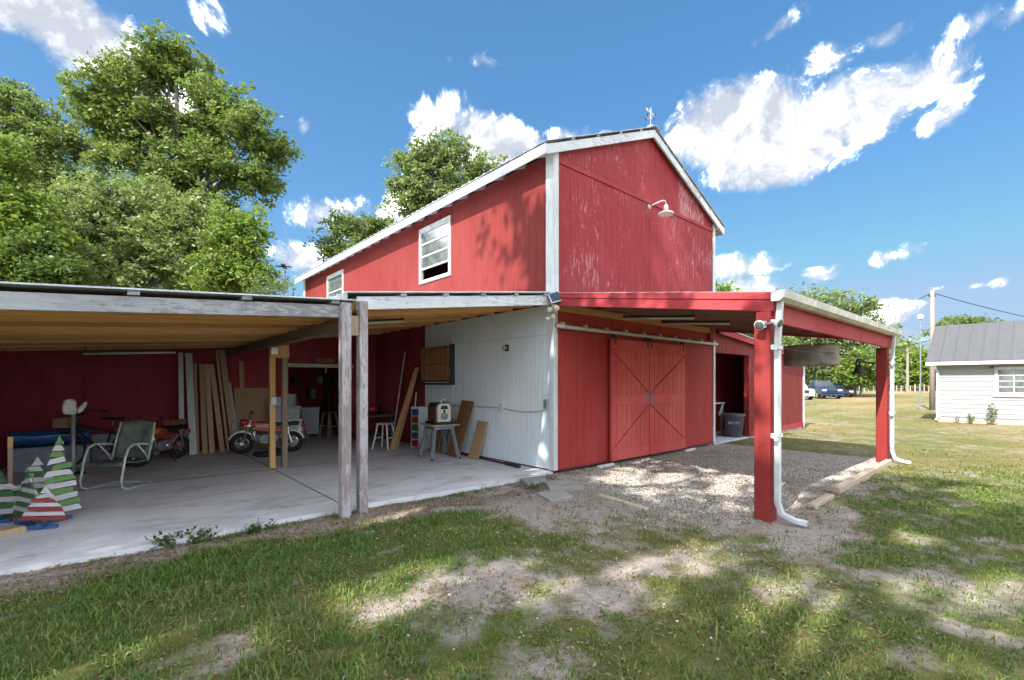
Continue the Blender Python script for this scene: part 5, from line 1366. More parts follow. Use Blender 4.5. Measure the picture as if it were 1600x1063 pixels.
# slatted rack on the white wall
rc = thing('slatted_rack', 'brown slatted wooden rack hung on the white wall', 'rack', (-.02, 3.66, 1.57))
for z in (0, .39, .76): MB().box(-.10,-.06,-.62,.70,z,z+.04).build('rack_bar', M['iron'], rc)
for k in range(15): MB().box(-.125,-.101,-.58+k*.085,-.545+k*.085,.02,.80).build('slat', M['brown_ply'], rc)
MB().box(-.11,-.002,-.64,-.60,-.05,.84).build('end_bar', M['iron'], rc); MB().box(-.11,-.002,.66,.70,-.05,.84).build('end_bar', M['iron'], rc)
MB().box(-.20,-.05,-.72,.55,-.07,-.03).build('lower_shelf', M['iron'], rc)
#==SPLIT==
# ------------------------------------------------------------------ trees
CAMV = np.array([CAMX, CAMY, CAMZ])
def in_view(p, margin=1.06):
    d = (p[:,0]-CAMX)*FX+(p[:,1]-CAMY)*FY; l = (p[:,0]-CAMX)*RX+(p[:,1]-CAMY)*RY; z = p[:,2]-CAMZ
    return (d > .2) & (np.abs(l) < 1.098*margin*d+.6) & (z < .83*margin*d+.6) 
def tree(name, label, base, trunk_r, ells, n_cl, per, leaf, cl_r, mat, seed, group=None, forks=None, hide_from_view=False, moss=0, trunk_pts=None, shell=.55, branches=True, cat='tree', twig=True, gaps=()):
    """ells: (cx,cy,cz,rx,ry,rz,weight) relative to the base"""
    rs = np.random.RandomState(seed)
    t = thing(name, label, cat, base, 0, group)
    w = np.array([e[6] if len(e) > 6 else e[3]*e[4]*e[5] for e in ells], float); w /= w.sum()
    ei = rs.choice(len(ells), n_cl, p=w)
    E_ = np.array([e[:6] for e in ells])
    v = rs.normal(0, 1, (n_cl, 3)); v /= np.linalg.norm(v, axis=1)[:,None]
    rad = (shell+(1-shell)*rs.rand(n_cl)**.6)*np.where(rs.rand(n_cl) < .25, rs.rand(n_cl), 1)
    C_ = E_[ei,:3]+v*rad[:,None]*E_[ei,3:]
    if hide_from_view: C_ = C_[~in_view(C_+np.array(base))]
    C_ = C_[C_[:,2] > .25]
    n_cl = len(C_)
    # leaves: clumps flattened and drooping, with sub-clumps
    sub = 5
    S = np.repeat(C_, sub, 0)+rs.normal(0, 1, (n_cl*sub, 3))*np.array([.75, .75, .42])*cl_r
    pp = max(1, per//sub)
    L_ = np.repeat(S, pp, 0)+rs.normal(0, 1, (n_cl*sub*pp, 3))*np.array([.34, .34, .24])*cl_r
    if hide_from_view: L_ = L_[~in_view(L_+np.array(base))]
    if gaps:
        ts = np.array(to_sun); W_ = L_+np.array(base); jit = rs.normal(0, .06, (len(L_), 1))
        for (gx, gy, gz_, gr) in gaps:
            gr = gr+.15
            q = W_-np.array([gx, gy, gz_]); q = q-(q@ts)[:,None]*ts; k_ = np.linalg.norm(q, axis=1) > gr+jit[:,0]*np.where(rs.rand(len(jit)) < .12, 6, 1)
            W_ = W_[k_]; L_ = L_[k_]; jit = jit[k_]
    n = len(L_)
    s = leaf*rs.uniform(.45, 1.6, n)
    a = rs.normal(0, 1, (n,3)); a[:,2] *= .6; a /= np.linalg.norm(a, axis=1)[:,None]
    nrm = rs.normal(0, .75, (n,3))+np.array([-.5,-.3,.65]); b = np.cross(nrm, a); b /= np.linalg.norm(b, axis=1)[:,None]+1e-9
    c = np.cross(a, b)
    s1 = s[:,None]
    V = np.stack([L_-a*s1, L_+b*s1*.48+c*s1*.12, L_+a*s1, L_-b*s1*.48+c*s1*.12], 1).reshape(-1, 3)
    np_obj('crown', V, np.arange(n*4).reshape(-1, 4), mat, t)
    # trunk and limbs
    mb = MB()
    tp = trunk_pts or [(0,0,-.3), (0.05,0,E_[:,2].mean()*.35), (.1,.05,E_[:,2].mean()*.8), (.0,.1,E_[:,2].max())]
    k = len(tp); mb.tube(tp, [trunk_r*(1.25-1.05*i/(k-1)) for i in range(k)], 9)
    limbs = []
    if branches:
        order = rs.permutation(n_cl)[:min(n_cl, 26)]
        tpv = [Vector(p) for p in tp]
        for j in order:
            e = Vector(C_[j]); h = rs.uniform(.25, .85)
            f_ = h*(k-1); i0 = min(int(f_), k-2); s0 = tpv[i0].lerp(tpv[i0+1], f_-i0)
            if s0.z > e.z+.5: s0 = tpv[0].lerp(tpv[1], .9)
            mid = s0.lerp(e, .5)+Vector((rs.normal(0,.3), rs.normal(0,.3), .12*(e-s0).length))
            r0 = trunk_r*.42*(1-h*.5); pts = [s0, s0.lerp(mid, .5)+Vector((0,0,.05*(e-s0).length)), mid, mid.lerp(e, .55), e]
            mb.tube(pts, [r0, r0*.75, r0*.5, r0*.3, r0*.1], 6, cap=False); limbs += pts[1:]
        if twig:
            LV = np.array([tuple(p) for p in limbs])
            for j in rs.permutation(n_cl)[:220]:
                e = C_[j]; d = np.linalg.norm(LV-e, axis=1); q = LV[d.argmin()]
                m_ = (q+e)/2+rs.normal(0, .12, 3); mb.tube([tuple(q), tuple(m_), tuple(e)], [trunk_r*.10, trunk_r*.06, trunk_r*.03], 4, cap=False)
    mb.build('trunk', M['bark'], t, smooth=True)
    if moss:
        low = C_[rs.permutation(n_cl)[:moss]]
        n = len(low)*14; P0 = np.repeat(low, 14, 0)+rs.normal(0, .5, (n,3))*cl_r
        ln = rs.uniform(.35, 1.5, n); ww = rs.uniform(.025, .07, n); an = rs.uniform(0, 6.28, n)
        wx, wy = np.cos(an)*ww, np.sin(an)*ww; z = np.zeros(n)
        V = np.stack([P0+np.stack([wx,wy,z],-1), P0-np.stack([wx,wy,z],-1), P0+np.stack([-wx*.2+rs.normal(0,.05,n),-wy*.2,-ln],-1), P0+np.stack([wx*.3,wy*.3,-ln*.9],-1)], 1).reshape(-1, 3)
        np_obj('hanging_moss', V, np.arange(n*4).reshape(-1, 4), M['leaf_moss'], t)
    return t
def at_px(px, d, z=-.05):
    l = (px-800)/728.6*d; return (CAMX+FX*d+RX*l, CAMY+FY*d+RY*l, z)
def px_ells(base, d, lst):
    """ellipsoids given as (px, py, rx_px, ry_px[, depth offset, weight]) at distance d"""
    out = []
    for e in lst:
        px, py, rx, ry = e[:4]; dd = d+(e[4] if len(e) > 4 else 0); k = dd/728.6
        p = at_px(px, dd); z = CAMZ-(py-598)*k
        r = rx*k; out.append((p[0]-base[0], p[1]-base[1], z-base[2], r, r, ry*k, (rx*ry) if len(e) < 6 else e[5]))
    return out
# trees behind the carport
d = 24; b0 = at_px(275, d)
tree('oak_tree', 'tallest leafy oak with a tapering top rising behind the carport', b0, .34,
     px_ells(b0, d, [(255,88,42,30),(215,118,46,30),(162,132,44,28,-1),(300,125,46,34,1),(345,165,42,32),(150,180,38,32),(220,185,56,38),(300,205,52,38,1),(388,200,36,30,-1),(426,236,32,26),(402,282,34,26),(340,265,46,34),(260,265,56,38),(190,245,46,36),(330,330,42,28),(250,325,56,38)]),
     620, 115, .10, .46, M['leaf_oak'], 101, 'trees behind the carport', shell=.35)
d = 21; b0 = at_px(215, d)
tree('oak_tree', 'rounded pale green oak directly behind the carport roof', b0, .26,
     px_ells(b0, d, [(210,330,85,55),(290,370,80,55),(160,380,70,60),(250,420,100,50),(330,420,70,50),(120,340,50,50),(120,420,60,50)]),
     520, 105, .088, .40, M['leaf_pale'], 102, 'trees behind the carport', shell=.35)
d = 27; b0 = at_px(40, d)
tree('oak_tree', 'dark green oak at the left edge behind the carport', b0, .32,
     px_ells(b0, d, [(12,165,38,32),(55,185,42,30),(95,230,38,34),(30,240,60,46),(112,300,36,44),(50,320,62,52),(-60,230,80,70),(95,380,48,40)]),
     440, 110, .108, .48, M['leaf_dark'], 103, 'trees behind the carport', shell=.35)
d = 17; b0 = at_px(0, d)
tree('young_tree', 'bright yellow green young tree at the left edge above the carport roof', b0, .14,
     px_ells(b0, d, [(5,255,36,36),(25,330,50,40),(60,385,45,40),(20,420,70,45),(-40,330,60,70)]),
     280, 80, .09, .40, M['leaf_bright'], 104, 'trees behind the carport', shell=.3)
d = 16.5; b0 = at_px(60, d)
tree('shrub', 'dense dark green shrub low behind the left end of the carport', b0, .10,
     px_ells(b0, d, [(40,410,55,45),(90,430,40,35),(0,440,60,50)]), 200, 80, .075, .35, M['leaf_weed'], 105, 'trees behind the carport', shell=.3)
d = 19; b0 = at_px(365, d)
tree('vine_tree', 'vine covered tree with sparse trailing twigs at the right end of the tree group', b0, .15,
     px_ells(b0, d, [(360,380,28,60,0,900),(380,420,35,40,0,900),(395,360,14,50,0,250),(405,440,30,20,0,300),(345,430,40,35,0,900)]),
     260, 60, .08, .34, M['leaf_bright'], 106, 'trees behind the carport', shell=.2)
d = 18; b0 = at_px(425, d)
tree('sapling', 'sparse dark twiggy sapling over the carport roof beside the far barn corner', b0, .05,
     px_ells(b0, d, [(420,445,30,16),(440,452,14,10),(405,458,25,14)]), 40, 30, .05, .25, M['leaf_dark'], 107, 'trees behind the carport', shell=.2)
# tree behind the barn
d = 30; b0 = at_px(680, d)
tree('oak_tree', 'light green oak rising behind the barn roof', b0, .28,
     px_ells(b0, d, [(655,255,40,30,0,2200),(700,245,45,30,0,2200),(745,268,32,26,0,1300),(640,295,36,30,0,1700),(690,300,55,35,0,2400),(640,335,30,28,0,900),(720,330,50,30,0,1400),(770,262,14,14,0,260)]),
     270, 90, .11, .42, M['leaf_pale'], 108, None, trunk_pts=[(0,0,-.3),(.3,.1,5),(.5,.2,9),(.3,.3,14)], shell=.3)
d = 26; b0 = at_px(600, d)
tree('oak_tree', 'small drooping oak branchy crown behind the far barn roof', b0, .16,
     px_ells(b0, d, [(545,355,32,24),(575,375,30,24),(520,385,22,20),(540,400,30,16),(595,362,22,22)]),
     130, 60, .10, .42, M['leaf_dark'], 109, None, shell=.3)
# lawn trees left of the picture whose shade falls on the yard
SH = 'tall oaks left of the yard'
GAPS = [(-5.95,-1.8,0,.36),(-5.6,-1.65,0,.2),(-4.9,-2.45,0,.18),(-4.5,-2.35,0,.30),(-4.05,-2.2,0,.2),(-3.4,-.84,0,.36),(-3.0,-.62,0,.18),(-2.5,-3.47,0,.22),(-2.6,-4.62,0,.24),(-1.95,-4.45,0,.24),(-1.65,-3.5,0,.16),(-2.1,-3.55,0,.12),
        (.5,-1.0,0,.2),(1.2,-1.6,0,.24),(1.6,-2.2,0,.2),(1.0,-2.5,0,.16),(.2,-1.7,0,.15),(-1.2,-5.2,0,.3),(-.7,-5.5,0,.25),(-3.4,-3.1,0,.15),(-2.9,-3.75,0,.15),(-4.6,-1.2,0,.14),(.4,-4.7,0,.2),(-6.2,-2.9,0,.2),(-5.2,-3.3,0,.2),
        (4.0,0,4.5,.22),(4.9,0,3.9,.30),(3.9,0,3.5,.20),(2.9,0,3.6,.10),(0,1.35,4.6,.2),(0,1.7,4.0,.2),(0,.35,5.0,.16),(0,.9,3.6,.12),(-.1,-3.5,.9,.10),(-.1,-3.5,1.6,.10)]
def shade_oak(label, blobs, s, n, seed, leaf):
    """crown made of lobes set on the sun's rays through the given points of the yard"""
    c = [(x+to_sun.x*s, y+to_sun.y*s, z+to_sun.z*s, r) for x, y, z, r in blobs]
    bx = sum(q[0] for q in c)/len(c); by = sum(q[1] for q in c)/len(c)
    zt = max(q[2] for q in c)
    tree('shade_oak', label, (bx, by, -.05), .45, [(x-bx, y-by, z, r, r, r*.9, r*r) for x, y, z, r in c], n, 85, leaf, .58, M['leaf_oak'], seed, SH, hide_from_view=True, twig=False, shell=.2, gaps=GAPS,
         trunk_pts=[(0,0,-.3),(.3,.1,zt*.3),(-.2,.2,zt*.6),(.2,.0,zt*.9)])
shade_oak('tall spreading oak in the yard left of the carport, outside the picture',
    [(0,.2,4.9,1.5),(.3,.0,3.7,1.2),(2.3,0,6.5,1.4),(1.2,0,5.3,1.2),(3.9,0,6.0,.9),(1.0,0,2.9,1.2),(3.4,-.2,3.6,.9),(.6,-1.6,0,1.6),(2.2,-2.2,.2,1.3),(-1.6,-1.4,0,1.6),(-3.6,-.6,0,1.5),(-2.0,.2,.3,1.1),(-.3,.3,1.0,.9),(-4.2,.3,.2,1.1)], 16, 150, 201, .125)
shade_oak('tall spreading oak behind the viewer, outside the picture',
    [(-4.4,-2.2,0,1.7),(-6.0,-1.0,0,1.6),(-2.4,-3.2,0,1.6),(-.4,-4.0,0,1.5),(1.3,-4.4,0,1.2),(2.6,-3.9,0,.8),(-3.8,-4.4,0,1.5),(-1.8,-5.4,0,1.4),(.6,-5.9,0,1.0),(-6.4,-3.2,0,1.6),(3.6,-4.6,0,.5),(-6.2,.4,.2,1.2)], 20, 135, 202, .125)

# distant trees on the right
d = 56; b0 = at_px(1330, d)
tree('moss_oak', 'large oak hung with grey moss beyond the parked cars', b0, .45,
     px_ells(b0, d, [(1262,470,24,20),(1300,475,26,22),(1340,490,32,22),(1265,530,45,28),(1310,540,60,30),(1355,525,35,30),(1280,570,60,30),(1340,575,35,25),(1240,545,30,40)]),
     420, 52, .20, 1.05, M['leaf_far'], 301, None, moss=150, shell=.3)
d = 50; b0 = at_px(1345, d)
tree('young_tree', 'bright light green young tree beside the parked cars', b0, .12,
     px_ells(b0, d, [(1345,560,16,18),(1335,585,24,16),(1360,590,20,18),(1350,575,22,22)]), 120, 50, .15, .62, M['leaf_bright'], 302, None, shell=.3)
FT = 'trees at the far edge of the field'
for i, (px, d, top, w, m, lab) in enumerate(((1412, 92, 528, 26, 'leaf_far', 'rounded green tree just right of the rear red post, far away'), (1440, 98, 555, 34, 'leaf_far', 'lower green tree behind the utility pole, far away'),
        (1480, 105, 545, 40, 'leaf_dark', 'dark green tree hidden behind the white house'), (1388, 100, 575, 30, 'leaf_far', 'low green tree seen past the rear red post'),
        (1305, 100, 560, 45, 'leaf_far', 'green tree behind the moss oak'), (1250, 95, 555, 45, 'leaf_far', 'green tree behind the red shed, far away'), (1560, 110, 550, 50, 'leaf_far', 'tree line behind the right end of the white house'), (1428, 86, 545, 24, 'leaf_bright', 'light green tree left of the thin light pole, far away'), (1370, 95, 550, 30, 'leaf_far', 'tree seen behind the black bell, far away'))):
    b0 = at_px(px, d); k = 608-top
    tree('field_tree', lab, b0, .3, px_ells(b0, d, [(px,top+k*.28,w*.62,k*.26),(px-w*.4,top+k*.55,w*.6,k*.28),(px+w*.4,top+k*.5,w*.6,k*.3),(px,top+k*.75,w,k*.25)]), 150, 44, .34, 1.55, M[m], 310+i, FT, shell=.3, twig=False)
d = 60; b0 = at_px(1505, d)
tree('flat_tree', 'flat topped tree rising above the white house roof', b0, .30, px_ells(b0, d, [(1475,512,22,10),(1500,503,26,9),(1530,505,24,8),(1465,522,16,12),(1515,512,40,8)]), 110, 46, .16, .5, M['leaf_dark'], 330, None, shell=.3, twig=False)
d = 45; b0 = at_px(1128, d)
tree('field_tree', 'tree top peeping over the red carport roof beside the barn', b0, .15, px_ells(b0, d, [(1125,452,10,8),(1140,470,25,18)]), 60, 40, .16, .6, M['leaf_bright'], 331, FT, shell=.3, twig=False)
d = 30; b0 = at_px(1235, d)
tree('shrub', 'green shrub seen between the shed roof and the carport', b0, .08, px_ells(b0, d, [(1180,530,30,25),(1215,540,25,22)]), 90, 40, .12, .55, M['leaf_far'], 332, FT, shell=.3, twig=False)
# thicket under the distant trees
rs = np.random.RandomState(77); n = 38000
px = rs.uniform(1225, 1700, n); dd = rs.uniform(84, 112, n); l = (px-800)/728.6*dd
hgt = 1.5+6.5*fbm(px*.05, dd*.05, 1.0, 3, 3.0)
P = np.stack([CAMX+FX*dd+RX*l, CAMY+FY*dd+RY*l, -.1+hgt*rs.rand(n)**.8], -1)
a = rs.normal(0, 1, (n,3)); a /= np.linalg.norm(a, axis=1)[:,None]; bb = np.cross(a, rs.normal(0, 1, (n,3))); bb /= np.linalg.norm(bb, axis=1)[:,None]
s1 = rs.uniform(.2, .45, n)[:,None]
V = np.stack([P-a*s1, P+bb*s1*.5, P+a*s1, P-bb*s1*.5], 1).reshape(-1, 3)
tag(np_obj('thicket', V, np.arange(n*4).reshape(-1, 4), M['leaf_far']), 'far green thicket along the edge of the field', 'thicket', kind='stuff')

# weeds along the slab and house
def weed(label, loc, n, spread, h, leaf, m, seed, group):
    rs = np.random.RandomState(seed); t = thing('weed', label, 'weed', loc, 0, group)
    mb = MB(); P = []
    for i in range(n):
        a = rs.uniform(0, 6.28); e = np.array([math.cos(a)*spread*rs.rand()**.5, math.sin(a)*spread*.5*rs.rand()**.5, 0]); tp_ = e+np.array([rs.normal(0,.03), rs.normal(0,.03), h*rs.uniform(.5, 1.0)])
        mb.tube([tuple(e*.6), tuple((e*.6+tp_)/2), tuple(tp_)], .003, 4)
        for k in range(9): P.append(e*.6+(tp_-e*.6)*rs.uniform(.25, 1.05)+rs.normal(0, .02, 3))
    mb.build('stem', M['leaf_weed'], t)
    P = np.array(P); n = len(P); a = rs.normal(0, 1, (n,3)); a[:,2] = np.abs(a[:,2])*.4; a /= np.linalg.norm(a, axis=1)[:,None]; b = np.cross(a, rs.normal(0,.4,(n,3))+np.array([0,0,1])); b /= np.linalg.norm(b, axis=1)[:,None]
    s = (leaf*rs.uniform(.6, 1.3, n))[:,None]
    np_obj('leaves', np.stack([P, P+a*s*.5+b*s*.32, P+a*s, P+a*s*.5-b*s*.32], 1).reshape(-1, 3), np.arange(n*4).reshape(-1, 4), M[m], t)
WG = 'weeds along the slab edge'
weed('broad leaved weed patch at the front edge of the slab, the largest one', (-5.28, -.02, -.05), 26, .34, .11, .045, 'leaf_weed', 1, WG)
weed('small weed at the slab edge right of the large weed patch', (-4.62, -.12, -.05), 12, .18, .10, .045, 'leaf_weed', 2, WG)
weed('small weed at the pavers by the barn corner', (-1.02, -.55, -.05), 10, .16, .09, .04, 'leaf_weed', 4, WG)

# ------------------------------------------------------------------ white house on the right
hs = thing('white_house', 'white clapboard cottage with grey standing seam metal roof', 'house', (0,0,0))
HX, HY0, HY1 = 19.9, -2.68, -12.5
B(HX+.002, HX+4.6, HY1, HY0, -.1, 2.55).build('wall', M['white_siding'], hs)
wa, wb_, wz0, wz1 = -6.1, -4.42, 1.16, 2.05
z = .17
while z < 2.36:
    z1 = z+.178
    def clap(y0, y1, z0=z, z1_=z1):
        MB().add([(HX-.022,y0,z0),(HX-.022,y1,z0),(HX-.004,y1,z1_-.002),(HX-.004,y0,z1_-.002),(HX+.002,y0,z0),(HX+.002,y1,z0)], [(0,1,2,3),(0,4,5,1)]).build('clapboard', M['white_siding'], hs)
    if z1 > wz0-.1 and z < wz1+.1: clap(wb_+.11, HY0-.11); clap(HY1, wa-.11)
    else: clap(HY1, HY0-.11)
    z = z1
B(HX-.035, HX+.0015, HY0-.11, HY0+.01, .10, 2.36).build('corner_board', M['white_siding'], hs); 
for k in range(34):
    y = HY0-.02-k*.24; B(HX-.03, HX+.0018, y-.225, y, -.06, .08).build('brick', M['brick'], hs)
win = MB()
for (y0, y1, a, b) in ((wa-.10,wa,wz0-.10,wz1+.10),(wb_,wb_+.10,wz0-.10,wz1+.10),(wa,wb_,wz0-.10,wz0),(wa,wb_,wz1,wz1+.10)): win.box(HX-.045, HX+.0, y0, y1, a, b)
wo = win.build('window', M['white_paint'], hs)
for k in range(4):
    for j in range(4):
        y0 = wb_-(k+1)*.42; z0 = wz0+j*.2225
        B(HX-.012, HX-.006, y0+.022, y0+.40, z0+.016, z0+.206).build('pane', M['glass'], wo)
        B(HX-.030, HX-.0125, y0-.0, y0+.022, z0, z0+.2225).build('muntin', M['white_paint'], wo)
for j in range(5): B(HX-.026, HX-.0128, wa, wb_, wz0-.012+j*.2225, wz0+.014+j*.2225).build('muntin', M['white_paint'], wo)
B(HX-.07, HX-.0, wa-.14, wb_+.14, wz0-.15, wz0-.105).build('sill', M['white_paint'], hs)
EX, EZ, RXh, RZ = 19.48, 2.38, 21.85, 4.02
def hroof(x0, x1, y0, y1, off, th, nm):
    f = lambda x: EZ+(RZ-EZ)*(x-EX)/(RXh-EX)+off if x <= RXh else RZ-(RZ-EZ)*(x-RXh)/(RXh-EX)+off
    return MB().add([(x0,y0,f(x0)),(x1,y0,f(x1)),(x1,y1,f(x1)),(x0,y1,f(x0)),(x0,y0,f(x0)+th),(x1,y0,f(x1)+th),(x1,y1,f(x1)+th),(x0,y1,f(x0)+th)],
        [(0,3,2,1),(4,5,6,7),(0,1,5,4),(1,2,6,5),(2,3,7,6),(3,0,4,7)]).build(nm, M['house_roof'], hs)
y = HY0+.30
k = 0
while y > HY1:
    hroof(EX, RXh, y-.398, y, .0, .03, 'roof_panel'); hroof(EX, RXh, y-.414, y-.394, .0302, .035, 'roof_seam'); y -= .40; k += 1
hroof(RXh+.002, RXh+2.4, HY1, HY0+.30, .0, .03, 'rear_roof')
B(EX-.02, EX+.02, HY1, HY0+.31, EZ-.13, EZ+.0).build('eave_fascia', M['white_paint'], hs)
B(EX+.021, HX+.0, HY1, HY0+.29, EZ-.03, EZ-.012).build('soffit', M['white_siding'], hs)
MB().prism([(HX,2.4),(RXh,RZ-.05),(RXh+1.9,2.6)], HY0-.05, HY0-.002, 'y').build('gable_wall', M['white_siding'], hs)
MB().tube([(EX+.05,HY0+.05,2.30),(EX+.12,HY0+.03,2.15),(HX-.08,HY0-.02,2.0),(HX-.08,HY0-.02,.12),(HX-.22,HY0+.03,.0)], .045, 8).build('downspout', M['white_paint'], hs)
cm = thing('wall_camera', 'small black camera at the window corner of the white house', 'camera', (HX-.02, -4.25, 2.14))
MB().box(-.10,.0,-.05,.05,-.03,.03).build('body', M['black'], cm, bevel=.01); MB().lathe([(.022,0),(.022,.03)], 10, Matrix.Translation((-.10,0,0)) @ Matrix.Rotation(R(-90), 4, 'Y')).build('lens', M['glass'], cm)
HG = 'plants at the foot of the white house'
weed('tall spindly plant below the window of the white house', (19.62, -4.28, -.05), 12, .22, .92, .09, 'leaf_far', 11, HG)
weed('low sparse plant left of the tall one at the white house', (19.65, -3.72, -.05), 10, .25, .36, .07, 'leaf_far', 12, HG)
weed('thin plant near the left end of the white house wall', (19.68, -3.28, -.05), 5, .12, .34, .05, 'leaf_dark', 13, HG)

# ------------------------------------------------------------------ poles, wires, fence
up = thing('utility_pole', 'tall grey wooden utility pole beside the white house', 'utility pole', (30.0, -1.3, -.1))
MB().tube([(0,0,0),(0,0,3.5),(0,0,6.95)], [.13,.115,.10], 12).build('pole', M['pole_wood'], up, smooth=True)
for (x, z) in ((.16, 6.6), (-.16, 6.6), (.15, 3.9)): MB().lathe([(.03,0),(.05,.03),(.03,.06),(.05,.09),(.02,.12)], 10, Matrix.Translation((x*RX, x*RY, z))).build('insulator', M['dark_metal'], up)
lp = thing('light_pole', 'thin metal pole with a round white yard light', 'light pole', (29.55, -.85, -.1))
MB().tube([(0,0,0),(0,0,5.3)], .035, 8).build('pole', M['grey_metal'], lp); MB().lathe([(.06,5.28),(.12,5.32),(.16,5.42),(.15,5.50),(.10,5.56),(.02,5.60)], 14).build('lamp_head', M['lamp_white'], lp, smooth=True)
ap = thing('antenna_pole', 'thin pole with a small rotor top behind the far barn corner', 'antenna', (-.3, 15.2, 0))
MB().tube([(0,0,0),(0,0,6.35)], .035, 8).build('pole', M['galv_dull'], ap)
for k in range(6):
    a = k*1.047; MB().bar((0,0,6.38),(.32*math.cos(a),.32*math.sin(a),6.40-.05*(k % 2)), .10, .02).build('blade', M['iron'], ap)
MB().lathe([(.09,6.33),(.10,6.38),(.06,6.46),(.01,6.5)], 12).build('hub', M['iron'], ap, smooth=True)
fp = thing('far_pole', 'pale wooden pole standing at the far fence', 'pole', at_px(1418, 74))
MB().tube([(0,0,0),(0,0,7.0)], [.2,.15], 8).build('pole', M['pole_wood'], fp); MB().box(-.5,.5,-.06,.06,6.5,6.65).build('cross_arm', M['pole_wood'], fp)
def wire(a, b, sag, label):
    a, b = Vector(a), Vector(b); pts = [a.lerp(b, i/14)-Vector((0,0,sag*4*(i/14)*(1-i/14))) for i in range(15)]
    tag(MB().tube(pts, .022, 5).build('overhead_wire', M['dark_metal']), label, 'wire', 'overhead wires')
tp_ = Vector((30.0, -1.3, 6.72))
wire(tp_, at_px(1180, 38, 3.9), .5, 'overhead wire running from the utility pole left behind the oak')
wire(tp_, at_px(1900, 30, 4.3), .6, 'overhead wire running from the utility pole right over the white house')
wire((30.0, -1.3, 4.0), at_px(1200, 52, 3.9), .5, 'lower thin wire left of the utility pole')
fe = thing('field_fence', 'long wire fence with pale posts at the far side of the field', 'fence', (0,0,0))
pm = B(-.06,.06,-.06,.06,0,1.25).build('post', M['timber'], fe)
ends = []
for i in range(46):
    d = 78+(i*.05); p = at_px(1300+i*7.2, d, -.1)
    o = pm if i == 0 else pm.copy()
    if i: COL.objects.link(o); o.parent = fe
    o.location = p; o.rotation_euler = (0,0,rnd.uniform(0,1)); o.scale = (1,1,rnd.uniform(.85,1.1)); ends.append(p)
for z in (.35,.7,1.05): MB().tube([(p[0],p[1],p[2]+z) for p in ends[::5]+[ends[-1]]], .018, 4).build('fence_wire', M['galv_dull'], fe)

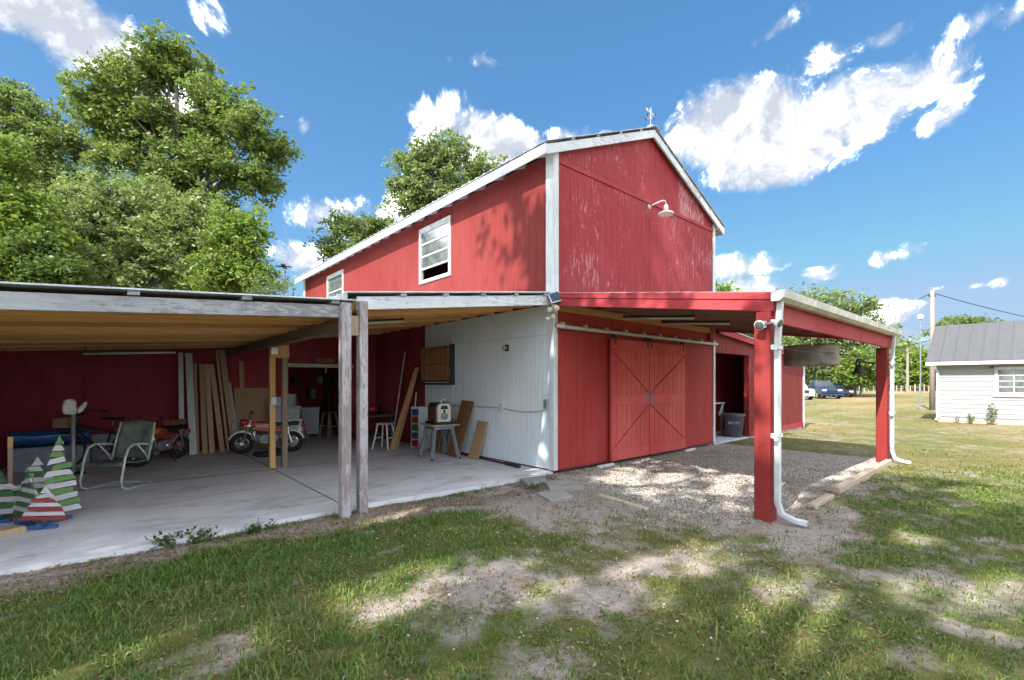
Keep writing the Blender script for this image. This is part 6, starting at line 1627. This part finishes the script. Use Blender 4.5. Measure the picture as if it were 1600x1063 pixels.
# ------------------------------------------------------------------ parked cars
def vehicle(name, label, cat, loc, rz, body_m, kind):
    c = thing(name, label, cat, loc, rz, 'cars parked in the far field')
    L, Wd = (5.4, 1.9) if kind == 'pickup' else (4.7, 1.8)
    if kind == 'pickup':
        low = [(-2.7,.55),(-2.7,1.08),(-.75,1.10),(-.70,1.10),(1.15,1.12),(2.35,1.02),(2.62,.90),(2.68,.55),(2.3,.42),(-2.4,.42)]
        cab = [(-.75,1.10),(-.60,1.78),(.25,1.80),(1.15,1.12)]
        wx, wr = (-1.75, 1.65), .39
    else:
        low = [(-2.3,.45),(-2.35,.85),(-1.9,.95),(-.9,.93),(1.05,.92),(2.0,.80),(2.30,.66),(2.32,.40),(2.0,.28),(-2.1,.28)]
        cab = [(-1.75,.94),(-1.0,1.40),(.20,1.44),(1.05,.92)]
        wx, wr = (-1.4, 1.4), .33
    MB().prism(low, -Wd/2, Wd/2, 'y').build('body', body_m, c, bevel=.07, seg=3)
    mb = MB(); k = len(cab); tw = Wd/2-.06
    zmax = max(z for _, z in cab)
    vs_ = [(x, s*(tw if z < zmax-.2 else tw-.17), z) for s in (-1, 1) for x, z in cab]
    mb.add(vs_, [tuple(range(k))[::-1], tuple(range(k, 2*k))]+[(i,(i+1)%k,k+(i+1)%k,k+i) for i in range(k)])
    cabo = mb.build('cabin', body_m, c, bevel=.04, seg=2)
    # glass: windscreen, rear, sides, slightly proud
    def lerp2(a, b, t): return (a[0]+(b[0]-a[0])*t, a[1]+(b[1]-a[1])*t)
    f0, f1 = cab[3], cab[2]; r0, r1 = cab[0], cab[1]
    def pane(pa, pb, nm, off):
        a, b = lerp2(pa, pb, .12), lerp2(pa, pb, .90)
        ya, yb = tw-.10, tw-.24
        MB().add([(a[0]+off,-ya,a[1]+.012),(a[0]+off,ya,a[1]+.012),(b[0]+off,yb,b[1]+.012),(b[0]+off,-yb,b[1]+.012)], [(0,1,2,3)]).build(nm, M['car_glass'], cabo)
    pane(f0, f1, 'windscreen', .025); pane(r0, r1, 'rear_window', -.025)
    for s in (-1, 1):
        q0, q1, q2, q3 = lerp2(cab[0], cab[3], .10), lerp2(cab[0], cab[3], .86), lerp2(cab[1], cab[2], .90), lerp2(cab[1], cab[2], .06)
        zt = zmax-.09
        MB().add([(q0[0],s*(tw+.004),q0[1]+.03),(q1[0],s*(tw+.004),q1[1]+.03),(q2[0],s*(tw-.135),zt),(q3[0],s*(tw-.135),zt)], [(0,1,2,3)]).build('side_window', M['car_glass'], cabo)
    for x in wx:
        for s in (-1, 1):
            Mx = Matrix.Translation((x, s*(Wd/2-.10), wr)) @ Matrix.Rotation(R(90), 4, 'X')
            w_ = MB().lathe([(wr*.6,-.12),(wr*.93,-.12),(wr,-.08),(wr,.08),(wr*.93,.12),(wr*.6,.12)], 20, Mx).build('wheel', M['rubber'], c, smooth=False)
            MB().lathe([(wr*.62,-.125),(wr*.5,-.10),(wr*.15,-.128),(wr*.15,.128),(wr*.5,.10),(wr*.62,.125)], 16, Mx).build('rim', M['chrome'], w_)
    fx = max(x for x, _ in low)
    zl = .80 if kind == 'pickup' else .60
    for s in (-1, 1): MB().box(fx-.12, fx-.005 if kind != 'pickup' else fx-.0, s*(Wd/2-.30)-.18, s*(Wd/2-.30)+.18, zl, zl+.14).build('headlight', M['lamp_white'], c, bevel=.02)
    MB().box(fx-.1, fx+.012, -.45, .45, zl-.16, zl+.12).build('grille', M['black'] if kind != 'pickup' else M['dark_metal'], c, bevel=.02)
    MB().box(fx-.2, fx+.05, -Wd/2+.05, Wd/2-.05, .36, .52).build('bumper', M['black'] if kind != 'pickup' else body_m, c, bevel=.03)
    bxn = min(x for x, _ in low)
    for s in (-1, 1): MB().box(bxn-.015, bxn+.1, s*(Wd/2-.16)-.12, s*(Wd/2-.16)+.12, zl, zl+.22).build('tail_light', M['red_plastic'], c, bevel=.02)
    for s in (-1, 1): MB().box(.75,.95, s*(Wd/2+.10)-.09, s*(Wd/2+.10)+.09, 1.12 if kind == 'pickup' else .95, 1.28 if kind == 'pickup' else 1.08).build('mirror', M['black'], c, bevel=.03)
    return c
vehicle('pickup_truck', 'bright blue pickup truck parked beyond the shed', 'pickup', at_px(1283, 47, -.06), R(215), M['car_blue'], 'pickup')
vehicle('sedan', 'dark grey sedan parked right of the blue pickup', 'car', at_px(1307, 51, -.06), R(212), M['car_dark'], 'sedan')
vehicle('pickup_truck', 'silver pickup truck mostly hidden behind the red shed', 'pickup', at_px(1240, 45, -.06), R(215), M['car_silver'], 'pickup')
